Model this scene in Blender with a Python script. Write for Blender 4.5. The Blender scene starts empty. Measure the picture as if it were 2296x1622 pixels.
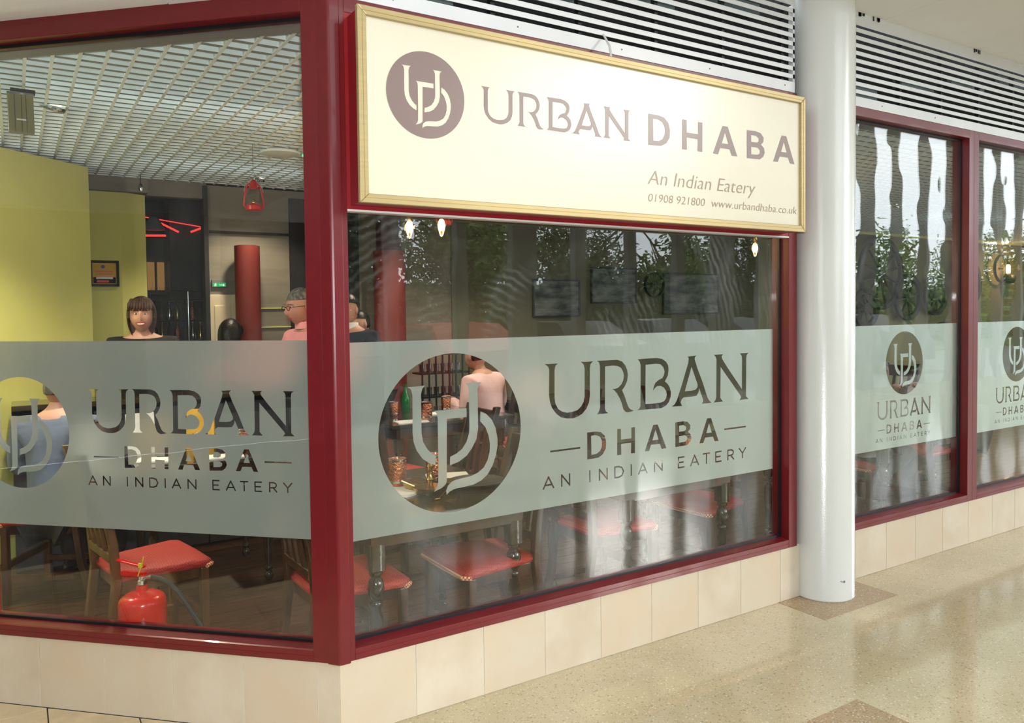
import bpy, math, random
from math import pi, sin, cos, radians as RD
from mathutils import Vector, Matrix, geometry
S=bpy.context.scene; COL=S.collection
# ---------------------------------------------------------------- camera, sky, flash, exposure
YAW,PIT,ROL=RD(57.016),RD(-1.8913),RD(-.6427)
fw=Vector((cos(YAW)*cos(PIT),sin(YAW)*cos(PIT),sin(PIT))); rt=Vector((sin(YAW),-cos(YAW),0)); up=rt.cross(fw)
R_=rt*cos(ROL)+up*sin(ROL); U_=-rt*sin(ROL)+up*cos(ROL)
cd=bpy.data.cameras.new('camera'); co=bpy.data.objects.new('camera',cd); COL.objects.link(co); S.camera=co
m=Matrix((R_,U_,-fw)).transposed().to_4x4(); m.translation=Vector((-.9655,-2.8098,1.5747)); co.matrix_world=m
cd.sensor_fit='HORIZONTAL'; cd.sensor_width=36; cd.lens=36*1782.6043/2296
cd.shift_x=(1148-1191.8726)/2296; cd.shift_y=(755.9856-811)/2296; cd.clip_start=.05; cd.clip_end=300
S.view_settings.view_transform='Standard'; S.view_settings.look='None'; S.view_settings.gamma=1; S.view_settings.exposure=-0.12
w=bpy.data.worlds.new('overcast_sky'); S.world=w; w.use_nodes=True
bg=w.node_tree.nodes['Background']; bg.inputs[0].default_value=(.88,.95,1,1); bg.inputs[1].default_value=5.4
def light(name,kind,loc,power,col=(1,1,1),size=.05,rot=None,spot=None):
    l=bpy.data.lights.new(name,kind); l.energy=power; l.color=col
    if kind=='SUN': l.angle=size
    elif kind=='AREA': l.size=size
    else: l.shadow_soft_size=size
    if spot: l.spot_size=spot; l.spot_blend=.6
    o=bpy.data.objects.new(name,l); COL.objects.link(o); o.location=loc
    if rot: o.rotation_euler=rot
    return o
light('camera_flash','POINT',(-.93,-2.83,1.70),270,(.97,.99,1),.03)
# hazy low sun, from beyond the arcade on the right
sd=Vector((-cos(RD(17))*cos(RD(49.7)),cos(RD(17))*sin(RD(49.7)),-sin(RD(17))))
so=light('hazy_sun','SUN',(20,-20,12),1.6,(1,.96,.88),RD(9)); so.rotation_euler=sd.to_track_quat('-Z','Y').to_euler()
# ---------------------------------------------------------------- materials
def nt(name):
    m=bpy.data.materials.new(name); m.use_nodes=True; t=m.node_tree; t.nodes.clear()
    return m,t,t.nodes,t.links
def rgba(c): return (c[0],c[1],c[2],1)
def s2l(r,g,b):
    f=lambda v:(v/255/12.92 if v/255<=.04045 else ((v/255+.055)/1.055)**2.4)
    return (f(r),f(g),f(b))
def mat(name,c,rough=.5,metal=0,var=.12,scale=8,coat=0,bump=0,bscale=60,emit=None,es=0,c2=None,stretch=None,spec=.5,detail=3,lo=.35,hi=.65):
    m,t,n,l=nt(name); o=n.new('ShaderNodeOutputMaterial'); b=n.new('ShaderNodeBsdfPrincipled'); l.new(b.outputs[0],o.inputs[0])
    b.inputs['Roughness'].default_value=rough; b.inputs['Metallic'].default_value=metal; b.inputs['Coat Weight'].default_value=coat
    b.inputs['Specular IOR Level'].default_value=spec
    tc=n.new('ShaderNodeTexCoord'); mp=n.new('ShaderNodeMapping'); l.new(tc.outputs['Object'],mp.inputs[0])
    if stretch: mp.inputs['Scale'].default_value=stretch
    nz=n.new('ShaderNodeTexNoise'); nz.inputs['Scale'].default_value=scale; nz.inputs['Detail'].default_value=detail; l.new(mp.outputs[0],nz.inputs['Vector'])
    r=n.new('ShaderNodeValToRGB'); r.color_ramp.elements[0].position=lo; r.color_ramp.elements[1].position=hi
    if c2 is None: c2=tuple(min(1,v*(1+var)) for v in c); c=tuple(v*(1-var) for v in c)
    r.color_ramp.elements[0].color=rgba(c); r.color_ramp.elements[1].color=rgba(c2)
    l.new(nz.outputs[0],r.inputs[0]); l.new(r.outputs[0],b.inputs['Base Color'])
    if bump:
        nb=n.new('ShaderNodeTexNoise'); nb.inputs['Scale'].default_value=bscale; l.new(mp.outputs[0],nb.inputs['Vector'])
        bp=n.new('ShaderNodeBump'); bp.inputs['Strength'].default_value=bump; bp.inputs['Distance'].default_value=.01; l.new(nb.outputs[0],bp.inputs['Height']); l.new(bp.outputs[0],b.inputs['Normal'])
    if emit: b.inputs['Emission Color'].default_value=rgba(emit); b.inputs['Emission Strength'].default_value=es
    return m
def terrazzo(name,base,base2,chip1,chip2,rough=.12,chip=.18):
    m,t,n,l=nt(name); o=n.new('ShaderNodeOutputMaterial'); b=n.new('ShaderNodeBsdfPrincipled'); l.new(b.outputs[0],o.inputs[0])
    b.inputs['Roughness'].default_value=rough; b.inputs['Specular IOR Level'].default_value=.6
    tc=n.new('ShaderNodeTexCoord')
    nz=n.new('ShaderNodeTexNoise'); nz.inputs['Scale'].default_value=1.6; nz.inputs['Detail'].default_value=5; l.new(tc.outputs['Object'],nz.inputs['Vector'])
    r=n.new('ShaderNodeValToRGB'); r.color_ramp.elements[0].position=.38; r.color_ramp.elements[1].position=.62
    r.color_ramp.elements[0].color=rgba(base); r.color_ramp.elements[1].color=rgba(base2); l.new(nz.outputs[0],r.inputs[0])
    cur=r.outputs[0]
    for sc,thr,cc,seed in ((90,chip,chip1,0),(110,chip,chip2,3.3),(170,chip*1.6,chip1,7.7)):
        mp=n.new('ShaderNodeMapping'); mp.inputs['Location'].default_value=(seed,seed*2,0); l.new(tc.outputs['Object'],mp.inputs[0])
        v=n.new('ShaderNodeTexVoronoi'); v.inputs['Scale'].default_value=sc; l.new(mp.outputs[0],v.inputs['Vector'])
        sp=n.new('ShaderNodeSeparateColor'); l.new(v.outputs['Color'],sp.inputs[0])
        c1=n.new('ShaderNodeMath'); c1.operation='LESS_THAN'; c1.inputs[1].default_value=thr; l.new(sp.outputs[0],c1.inputs[0])
        c2_=n.new('ShaderNodeMath'); c2_.operation='LESS_THAN'; c2_.inputs[1].default_value=.42; l.new(v.outputs['Distance'],c2_.inputs[0])
        mu=n.new('ShaderNodeMath'); mu.operation='MULTIPLY'; l.new(c1.outputs[0],mu.inputs[0]); l.new(c2_.outputs[0],mu.inputs[1])
        m2=n.new('ShaderNodeMath'); m2.operation='MULTIPLY'; m2.inputs[1].default_value=.55; l.new(mu.outputs[0],m2.inputs[0])
        mx=n.new('ShaderNodeMix'); mx.data_type='RGBA'; l.new(m2.outputs[0],mx.inputs[0]); l.new(cur,mx.inputs[6]); mx.inputs[7].default_value=rgba(cc); cur=mx.outputs[2]
    l.new(cur,b.inputs['Base Color'])
    return m
def schlick(n,l,f0,bumpnode=None):
    lw=n.new('ShaderNodeLayerWeight'); lw.inputs[0].default_value=.5
    if bumpnode: l.new(bumpnode,lw.inputs['Normal'])
    p=n.new('ShaderNodeMath'); p.operation='POWER'; p.inputs[1].default_value=5; l.new(lw.outputs['Facing'],p.inputs[0])
    k=n.new('ShaderNodeMath'); k.operation='MULTIPLY_ADD'; k.inputs[1].default_value=1-f0; k.inputs[2].default_value=f0; l.new(p.outputs[0],k.inputs[0])
    return k.outputs[0]
def glass_mat(name,f0=.06,wav=.0,dirt=.05,arcs=0,tint=(.975,.99,.98)):
    m,t,n,l=nt(name); o=n.new('ShaderNodeOutputMaterial')
    tr=n.new('ShaderNodeBsdfTransparent'); tr.inputs[0].default_value=rgba(tint)
    gl=n.new('ShaderNodeBsdfGlossy'); gl.inputs['Roughness'].default_value=0.0
    tc=n.new('ShaderNodeTexCoord')
    nrm=None
    if wav:
        mp=n.new('ShaderNodeMapping'); mp.inputs['Scale'].default_value=(1.6,1,1); l.new(tc.outputs['Object'],mp.inputs[0])
        nz=n.new('ShaderNodeTexNoise'); nz.inputs['Scale'].default_value=3.2; nz.inputs['Detail'].default_value=1; l.new(mp.outputs[0],nz.inputs['Vector'])
        bp=n.new('ShaderNodeBump'); bp.inputs['Strength'].default_value=1; bp.inputs['Distance'].default_value=wav; l.new(nz.outputs[0],bp.inputs['Height']); nrm=bp.outputs[0]
        l.new(nrm,gl.inputs['Normal'])
    mx=n.new('ShaderNodeMixShader'); l.new(schlick(n,l,f0),mx.inputs[0]); l.new(tr.outputs[0],mx.inputs[1]); l.new(gl.outputs[0],mx.inputs[2])
    # wiped smears and dust that stay on the pane
    mp2=n.new('ShaderNodeMapping'); mp2.inputs['Scale'].default_value=(1,1,.45); mp2.inputs['Rotation'].default_value=(0,RD(35),0); l.new(tc.outputs['Object'],mp2.inputs[0])
    wv=n.new('ShaderNodeTexNoise'); wv.inputs['Scale'].default_value=3; wv.inputs['Detail'].default_value=8; wv.inputs['Distortion'].default_value=2.5; l.new(mp2.outputs[0],wv.inputs['Vector'])
    rp=n.new('ShaderNodeValToRGB'); rp.color_ramp.elements[0].position=.52; rp.color_ramp.elements[1].position=.8; l.new(wv.outputs[0],rp.inputs[0])
    ml=n.new('ShaderNodeMath'); ml.operation='MULTIPLY_ADD'; ml.inputs[1].default_value=dirt*3; ml.inputs[2].default_value=dirt*.2; l.new(rp.outputs[0],ml.inputs[0])
    fac=ml.outputs[0]
    if arcs:   # cloth-wiped arcs
        mp3=n.new('ShaderNodeMapping'); mp3.inputs['Location'].default_value=(-.55,0,-1.15); l.new(tc.outputs['Object'],mp3.inputs[0])
        wt=n.new('ShaderNodeTexWave'); wt.wave_type='RINGS'; wt.rings_direction='Y'; wt.inputs['Scale'].default_value=9; wt.inputs['Distortion'].default_value=5; wt.inputs['Detail'].default_value=4; wt.inputs['Detail Scale'].default_value=1.6; l.new(mp3.outputs[0],wt.inputs['Vector'])
        nm=n.new('ShaderNodeTexNoise'); nm.inputs['Scale'].default_value=2.3; nm.inputs['Detail'].default_value=2; l.new(mp3.outputs[0],nm.inputs['Vector'])
        rm=n.new('ShaderNodeValToRGB'); rm.color_ramp.elements[0].position=.50; rm.color_ramp.elements[1].position=.68; l.new(nm.outputs[0],rm.inputs[0])
        p1=n.new('ShaderNodeMath'); p1.operation='POWER'; p1.inputs[1].default_value=2.5; l.new(wt.outputs['Fac'],p1.inputs[0])
        p2=n.new('ShaderNodeMath'); p2.operation='MULTIPLY'; l.new(p1.outputs[0],p2.inputs[0]); l.new(rm.outputs[0],p2.inputs[1])
        sx=n.new('ShaderNodeSeparateXYZ'); l.new(tc.outputs['Object'],sx.inputs[0]); mr=n.new('ShaderNodeMapRange'); mr.inputs[1].default_value=1.35; mr.inputs[2].default_value=1.6; mr.inputs[4].default_value=arcs; l.new(sx.outputs[2],mr.inputs[0]); p3=n.new('ShaderNodeMath'); p3.operation='MULTIPLY_ADD'; l.new(mr.outputs[0],p3.inputs[1]); l.new(p2.outputs[0],p3.inputs[0]); l.new(fac,p3.inputs[2]); fac=p3.outputs[0]
    df=n.new('ShaderNodeBsdfDiffuse'); df.inputs[0].default_value=(.6,.66,.65,1)
    m2=n.new('ShaderNodeMixShader'); l.new(fac,m2.inputs[0]); l.new(mx.outputs[0],m2.inputs[1]); l.new(df.outputs[0],m2.inputs[2])
    l.new(m2.outputs[0],o.inputs[0]); return m
def frost_mat():
    m,t,n,l=nt('frosted_vinyl'); o=n.new('ShaderNodeOutputMaterial')
    rf=n.new('ShaderNodeBsdfRefraction'); rf.inputs['Roughness'].default_value=.42; rf.inputs['IOR'].default_value=1.25; rf.inputs[0].default_value=(.93,.95,.93,1)
    tl=n.new('ShaderNodeBsdfTranslucent'); tl.inputs[0].default_value=(.7,.74,.72,1)
    df=n.new('ShaderNodeBsdfDiffuse'); df.inputs[0].default_value=(.35,.39,.37,1)
    a=n.new('ShaderNodeMixShader'); a.inputs[0].default_value=.25; l.new(rf.outputs[0],a.inputs[1]); l.new(tl.outputs[0],a.inputs[2])
    b=n.new('ShaderNodeMixShader'); b.inputs[0].default_value=.50; l.new(a.outputs[0],b.inputs[1]); l.new(df.outputs[0],b.inputs[2]); gl=n.new('ShaderNodeBsdfGlossy'); gl.inputs['Roughness'].default_value=.6; gl.inputs[0].default_value=(.9,1,.96,1); e=n.new('ShaderNodeMixShader'); lw=n.new('ShaderNodeLayerWeight'); lw.inputs[0].default_value=.5; pw=n.new('ShaderNodeMath'); pw.operation='POWER'; pw.inputs[1].default_value=1.12; l.new(lw.outputs['Facing'],pw.inputs[0]); l.new(pw.outputs[0],e.inputs[0]); l.new(b.outputs[0],e.inputs[1]); l.new(gl.outputs[0],e.inputs[2]); l.new(e.outputs[0],o.inputs[0]); return m
def emit_mat(name,c,s):
    m,t,n,l=nt(name); o=n.new('ShaderNodeOutputMaterial'); e=n.new('ShaderNodeEmission'); e.inputs[0].default_value=rgba(c); e.inputs[1].default_value=s; l.new(e.outputs[0],o.inputs[0]); return m
def clear_mat(name,tint=(1,.9,.75),f0=.05):
    m,t,n,l=nt(name); o=n.new('ShaderNodeOutputMaterial'); tr=n.new('ShaderNodeBsdfTransparent'); tr.inputs[0].default_value=rgba(tint)
    gl=n.new('ShaderNodeBsdfGlossy'); gl.inputs['Roughness'].default_value=.03; mx=n.new('ShaderNodeMixShader'); l.new(schlick(n,l,f0),mx.inputs[0]); l.new(tr.outputs[0],mx.inputs[1]); l.new(gl.outputs[0],mx.inputs[2]); l.new(mx.outputs[0],o.inputs[0]); return m
def checker(name,c1,c2,scale,thr=.0,rough=.6):
    m,t,n,l=nt(name); o=n.new('ShaderNodeOutputMaterial'); b=n.new('ShaderNodeBsdfPrincipled'); l.new(b.outputs[0],o.inputs[0]); b.inputs['Roughness'].default_value=rough
    tc=n.new('ShaderNodeTexCoord'); mp=n.new('ShaderNodeMapping'); mp.inputs['Rotation'].default_value=(0,0,RD(45)); l.new(tc.outputs['Object'],mp.inputs[0])
    ch=n.new('ShaderNodeTexChecker'); ch.inputs['Scale'].default_value=scale; ch.inputs['Color1'].default_value=rgba(c1); ch.inputs['Color2'].default_value=rgba(c2); l.new(mp.outputs[0],ch.inputs[0]); l.new(ch.outputs[0],b.inputs['Base Color']); return m
RED=s2l(106,18,25)
MT=dict(
 red=mat('maroon_powder_coat',RED,.32,0,.05,30,coat=.15),
 redd=mat('maroon_sign_case',s2l(140,18,28),.4,0,.05,20),
 tile=mat('beige_wall_tile',s2l(203,189,166),.35,0,0,5,c2=s2l(214,203,184),detail=5),
 tile2=mat('beige_wall_tile_warm',s2l(208,190,166),.35,0,0,4,c2=s2l(207,197,176),detail=5),
 grout=mat('tile_grout',s2l(225,222,212),.9,0,.08,20),
 ftile=mat('ceramic_floor_tile',s2l(208,188,154),.5,0,.12,9,detail=6),
 gasket=mat('black_rubber_gasket',(.008,.009,.012),.35,0,.1),
 gold=mat('champagne_aluminium',s2l(176,158,112),.38,.35,.05,12,stretch=(.3,1,8)),
 goldd=mat('champagne_aluminium_shade',s2l(170,140,70),.4,.5,.05),
 cream=mat('cream_sign_face',s2l(216,210,188),.25,0,.01,3,emit=s2l(255,250,228),es=.03),
 taupe=mat('taupe_print',s2l(128,106,100),.3,0,.02,3),
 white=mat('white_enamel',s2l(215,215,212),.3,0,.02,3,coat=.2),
 slat=mat('white_louvre_slat',s2l(220,223,224),.3,0,.03,3),
 column=mat('white_column_paint',s2l(212,214,210),.22,0,.02,2,coat=.3,bump=.06,bscale=160),
 soffit=mat('soffit_panel',s2l(224,222,214),.6,0,.03,2),
 soffit2=mat('soffit_panel_pinkish',s2l(240,240,240),.5,0,.02,2),
 dark=mat('dark_void',(.012,.012,.013),.8,0,.2),
 duct=mat('galvanised_metal',s2l(96,104,104),.5,.6,.1),
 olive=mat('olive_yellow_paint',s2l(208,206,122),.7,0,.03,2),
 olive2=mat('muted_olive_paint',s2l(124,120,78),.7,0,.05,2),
 taupew=mat('taupe_wallboard',s2l(122,115,102),.7,0,.1,3,stretch=(1,1,6)),
 boards=mat('dark_wood_floor',s2l(30,18,11),.28,0,0,6,c2=s2l(84,53,31),stretch=(.6,6,6),detail=6,bump=.1,lo=.3,hi=.75),
 baffle_painted_shade=mat('grey_baffle_underside_painted_shade',s2l(122,130,124),.7,0,.03,4), baffle=mat('grey_white_baffle',s2l(226,238,238),.5,0,.03,4),  # darker underside colour paints in the shade below the cross blades
 wood=mat('dark_stained_wood',s2l(38,23,14),.3,0,0,5,c2=s2l(80,50,30),stretch=(3,3,.6),coat=.3,detail=5),
 woodl=mat('oak_brown_wood',s2l(70,44,24),.35,0,0,5,c2=s2l(112,76,42),stretch=(3,3,.6),coat=.2,detail=5),
 turned=mat('black_stained_turned_wood',s2l(30,24,18),.16,0,0,6,c2=s2l(62,50,36),coat=.5),
 seat=checker('red_check_upholstery',s2l(184,56,44),s2l(150,38,34),120),
 welt=checker('cream_check_piping',s2l(236,206,160),s2l(196,60,50),120),
 copper=mat('hammered_copper',s2l(214,138,98),.25,1,.08,60,bump=.7,bscale=110),
 brass=mat('polished_brass',s2l(196,160,84),.2,1,.05),
 steel=mat('polished_steel',s2l(205,210,212),.15,1,.04),
 paper=mat('white_paper',s2l(226,226,222),.7,0,.03),
 extred=mat('extinguisher_red',s2l(214,16,8),.22,0,.03,4,coat=.1),
 rubber=mat('black_rubber_hose',(.018,.02,.023),.6,0,.1),
 yplastic=mat('yellow_plastic_seal',s2l(214,206,40),.4,0,.05),
 lantern=mat('red_lantern_enamel',s2l(190,30,22),.35,.1,.05),
 clear=clear_mat('clear_glass',(.96,.97,.96)), bulbglass=clear_mat('amber_bulb_glass',(1,.86,.6),.08),
 filament=emit_mat('glowing_filament',(1,.52,.14),16), warmlamp=emit_mat('warm_downlight_lens',(1,.86,.6),14),
 neon=emit_mat('red_neon',(1,.03,.03),2.2), led=emit_mat('green_led',(.02,.9,.25),4), bled=emit_mat('blue_led',(.1,.1,1),3),
 exitg=emit_mat('green_exit_sign_face',(.05,.62,.2),.9), exitw=emit_mat('exit_sign_pictogram',(1,.95,.7),1.6),
 orange=emit_mat('amber_backlit_panel',(.8,.42,.12),.32),
 blackm=mat('black_iron',(.012,.013,.015),.5,.3,.2), grey=mat('mid_grey_paint',s2l(110,112,112),.6,0,.05),
 fin=mat('grey_concrete_mullion',s2l(112,112,108),.8,0,.08,5),
 cabinet=mat('black_bar_cabinet',s2l(38,36,36),.5,0,.1), counter=mat('charcoal_counter_panel',s2l(46,46,50),.45,0,.25,7,detail=6),
 redpan=mat('red_column_paint',s2l(112,34,30),.6,0,.08,2), door=mat('cream_door_paint',s2l(214,200,168),.4,0,.03),
 skin=mat('skin',s2l(198,150,130),.5,0,.05,6), skin2=mat('skin_ruddy',s2l(190,138,120),.5,0,.05,6), lips=mat('lips',s2l(160,70,66),.4),
 eye=mat('eye_white',s2l(230,226,220),.2), iris=mat('dark_iris',(.03,.02,.015),.2), teeth=mat('teeth',s2l(232,226,212),.3),
 hairb=mat('brown_hair',s2l(46,30,20),.45,0,0,14,c2=s2l(84,54,36),stretch=(4,4,1),bump=.5,bscale=60), hairg=mat('grey_hair',s2l(78,78,78),.5,0,0,14,c2=s2l(140,140,138),stretch=(4,4,1),bump=.5,bscale=60), hairk=mat('black_hair',s2l(16,14,14),.4,0,0,14,c2=s2l(34,30,28),bump=.4,bscale=60),
 pink=mat('pink_shirt_cotton',s2l(224,150,158),.8,0,.08,6,bump=.4,bscale=14), palepink=mat('pale_pink_shirt_cotton',s2l(228,190,188),.8,0,.08,6,bump=.5,bscale=12),
 waist=mat('maroon_waistcoat',s2l(64,20,26),.8), suit=mat('navy_suit_wool',s2l(26,30,44),.8,0,.1), blackc=mat('black_cloth',s2l(20,18,20),.8), blue=mat('grey_blue_shirt',s2l(104,116,140),.8,0,.15,5,bump=.6,bscale=10),
 lav=mat('lavender_shirt_cotton',s2l(196,190,214),.8,0,.05,5,bump=.4,bscale=10), whites=mat('white_shirt_cotton',s2l(228,232,236),.8,0,.05,5,bump=.4,bscale=10), trous=mat('charcoal_trousers',s2l(34,34,38),.8), shoe=mat('black_leather',(.01,.01,.01),.3),
 asphalt=mat('asphalt',s2l(92,92,90),.8,0,.15,20,detail=6), grass=mat('lawn_green',s2l(60,86,34),.9,0,.2,10), leaf=mat('tree_leaf_green',s2l(48,74,26),.6,0,0,3,c2=s2l(96,126,48)), leaf2=mat('dark_leaf_green',s2l(30,50,22),.6,0,0,3,c2=s2l(62,84,36)), bark=mat('tree_bark',s2l(60,48,38),.9,0,.2,20,bump=.6),
 carred=mat('red_car_paint',s2l(150,22,20),.5,0,.03,spec=.15), carsil=mat('silver_car_paint',s2l(80,84,88),.55,0,.03,spec=.15), cardark=mat('dark_car_paint',s2l(30,34,38),.5,0,.03,spec=.15), carglass=mat('car_window_glass',(.015,.02,.025),.4,0,.02,spec=.08), tyre=mat('tyre_rubber',(.015,.015,.015),.8),
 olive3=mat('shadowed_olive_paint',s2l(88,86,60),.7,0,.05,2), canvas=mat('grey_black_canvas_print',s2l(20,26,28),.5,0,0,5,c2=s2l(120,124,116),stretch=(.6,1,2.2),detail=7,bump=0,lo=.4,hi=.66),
 poster=mat('yellow_poster_print',s2l(206,160,40),.5,0,.1), shadeg=mat('grey_lamp_shade',s2l(130,136,146),.5),
)
GL=glass_mat('window_glass_clear',.05,.0003,.006); GLB=glass_mat('window_glass_smeared',.06,.0004,.010,.09); GLC=glass_mat('window_glass_wavy',.10,.0008,.02); FR=frost_mat()
# ---------------------------------------------------------------- mesh helpers
class M:
    def __init__(s): s.v=[]; s.f=[]
    def box(s,a,b):
        i=len(s.v); x0,y0,z0=a; x1,y1,z1=b
        s.v+=[(x0,y0,z0),(x1,y0,z0),(x1,y1,z0),(x0,y1,z0),(x0,y0,z1),(x1,y0,z1),(x1,y1,z1),(x0,y1,z1)]
        s.f+=[tuple(i+k for k in q) for q in ((0,3,2,1),(4,5,6,7),(0,1,5,4),(1,2,6,5),(2,3,7,6),(3,0,4,7))]; return s
    def prism(s,poly,z0,z1):
        i=len(s.v); n=len(poly); s.v+=[(p[0],p[1],z0) for p in poly]+[(p[0],p[1],z1) for p in poly]
        s.f+=[tuple(i+k for k in range(n))[::-1],tuple(i+n+k for k in range(n))]+[(i+k,i+(k+1)%n,i+n+(k+1)%n,i+n+k) for k in range(n)]; return s
    def extr(s,prof,x0,x1):   # profile (y,z) swept along x
        i=len(s.v); n=len(prof); s.v+=[(x0,p[0],p[1]) for p in prof]+[(x1,p[0],p[1]) for p in prof]
        s.f+=[tuple(i+k for k in range(n)),tuple(i+n+k for k in range(n))[::-1]]+[(i+k,i+n+k,i+n+(k+1)%n,i+(k+1)%n) for k in range(n)]; return s
    def lathe(s,prof,c=(0,0,0),n=20,cap=True):
        i=len(s.v)
        for r,z in prof: s.v+=[(c[0]+r*cos(2*pi*k/n),c[1]+r*sin(2*pi*k/n),c[2]+z) for k in range(n)]
        for j in range(len(prof)-1):
            for k in range(n): s.f.append((i+j*n+k,i+j*n+(k+1)%n,i+(j+1)*n+(k+1)%n,i+(j+1)*n+k))
        if cap: s.f.append(tuple(i+k for k in range(n))[::-1]); e=i+(len(prof)-1)*n; s.f.append(tuple(e+k for k in range(n)))
        return s
    def tube(s,pts,r,n=8,closed=False):
        pts=[Vector(p) for p in pts]; N=len(pts); i=len(s.v); prev=None
        for j,p in enumerate(pts):
            a=pts[(j-1)%N] if (closed or j>0) else p; b=pts[(j+1)%N] if (closed or j<N-1) else p
            d=(b-a).normalized()
            if prev is None: u=d.orthogonal().normalized()
            else: u=(prev-d*prev.dot(d)); u=u.normalized() if u.length>1e-6 else d.orthogonal().normalized()
            prev=u; v=d.cross(u); rr=r[j] if isinstance(r,(list,tuple)) else r
            s.v+=[tuple(p+u*rr*cos(2*pi*k/n)+v*rr*sin(2*pi*k/n)) for k in range(n)]
        for j in range(N if closed else N-1):
            q=(j+1)%N
            for k in range(n): s.f.append((i+j*n+k,i+j*n+(k+1)%n,i+q*n+(k+1)%n,i+q*n+k))
        if not closed: s.f.append(tuple(i+k for k in range(n))[::-1]); s.f.append(tuple(i+(N-1)*n+k for k in range(n)))
        return s
    def sph(s,c,r,n=16,m=10):
        if not isinstance(r,(tuple,list)): r=(r,r,r)
        i=len(s.v); s.v.append((c[0],c[1],c[2]-r[2]))
        for j in range(1,m):
            a=-pi/2+pi*j/m; s.v+=[(c[0]+r[0]*cos(a)*cos(2*pi*k/n),c[1]+r[1]*cos(a)*sin(2*pi*k/n),c[2]+r[2]*sin(a)) for k in range(n)]
        s.v.append((c[0],c[1],c[2]+r[2])); e=len(s.v)-1
        for k in range(n): s.f.append((i,i+1+(k+1)%n,i+1+k)); s.f.append((e,e-n+k,e-n+(k+1)%n))
        for j in range(m-2):
            for k in range(n): a=i+1+j*n; s.f.append((a+k,a+(k+1)%n,a+n+(k+1)%n,a+n+k))
        return s
    def data(s,name,mt,smooth=False,bevel=0):
        me=bpy.data.meshes.new(name); me.from_pydata(s.v,[],s.f); me.update()
        if mt: me.materials.append(MT[mt] if isinstance(mt,str) else mt)
        if smooth: me.polygons.foreach_set('use_smooth',[True]*len(me.polygons)); me.set_sharp_from_angle(angle=RD(50))
        return me
    def build(s,name,mt,par=None,smooth=False,bevel=0,loc=None):
        o=bpy.data.objects.new(name,s.data(name,mt,smooth)); COL.objects.link(o)
        if par is not None: o.parent=par
        if loc: o.location=loc
        if bevel: b=o.modifiers.new('b','BEVEL'); b.width=bevel; b.segments=2; b.limit_method='ANGLE'
        return o
def link(name,me,par=None,loc=None,rot=None,scale=None):
    o=bpy.data.objects.new(name,me); COL.objects.link(o)
    if par is not None: o.parent=par
    if loc: o.location=loc
    if rot: o.rotation_euler=rot
    if scale: o.scale=scale
    return o
def empty(name,loc=(0,0,0),rz=0,par=None):
    o=bpy.data.objects.new(name,None); o.empty_display_size=.1; COL.objects.link(o); o.location=loc; o.rotation_euler=(0,0,rz)
    if par is not None: o.parent=par
    return o
def tag(o,label,cat=None,group=None,kind=None):
    o['label']=label
    if cat: o['category']=cat
    if group: o['group']=group
    if kind: o['kind']=kind
    return o
def copy_tree(o,par=None):
    c=o.copy(); COL.objects.link(c); 
    if par is not None: c.parent=par
    for ch in [x for x in o.children]: copy_tree(ch,c)
    return c
def put(o,loc,rz=0,label=None,group=None,sc=None):
    o.location=loc; o.rotation_euler=(0,0,rz)
    if sc: o.scale=(sc,sc,sc)
    if label: o['label']=label
    if group: o['group']=group
    return o
def clip(poly,a,b,c):   # keep a*x+b*y<=c
    out=[]
    for i in range(len(poly)):
        p,q=poly[i],poly[(i+1)%len(poly)]; dp=a*p[0]+b*p[1]-c; dq=a*q[0]+b*q[1]-c
        if dp<=0: out.append(p)
        if dp*dq<0: t=dp/(dp-dq); out.append((p[0]+t*(q[0]-p[0]),p[1]+t*(q[1]-p[1])))
    return out
A45=-pi/4
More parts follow.
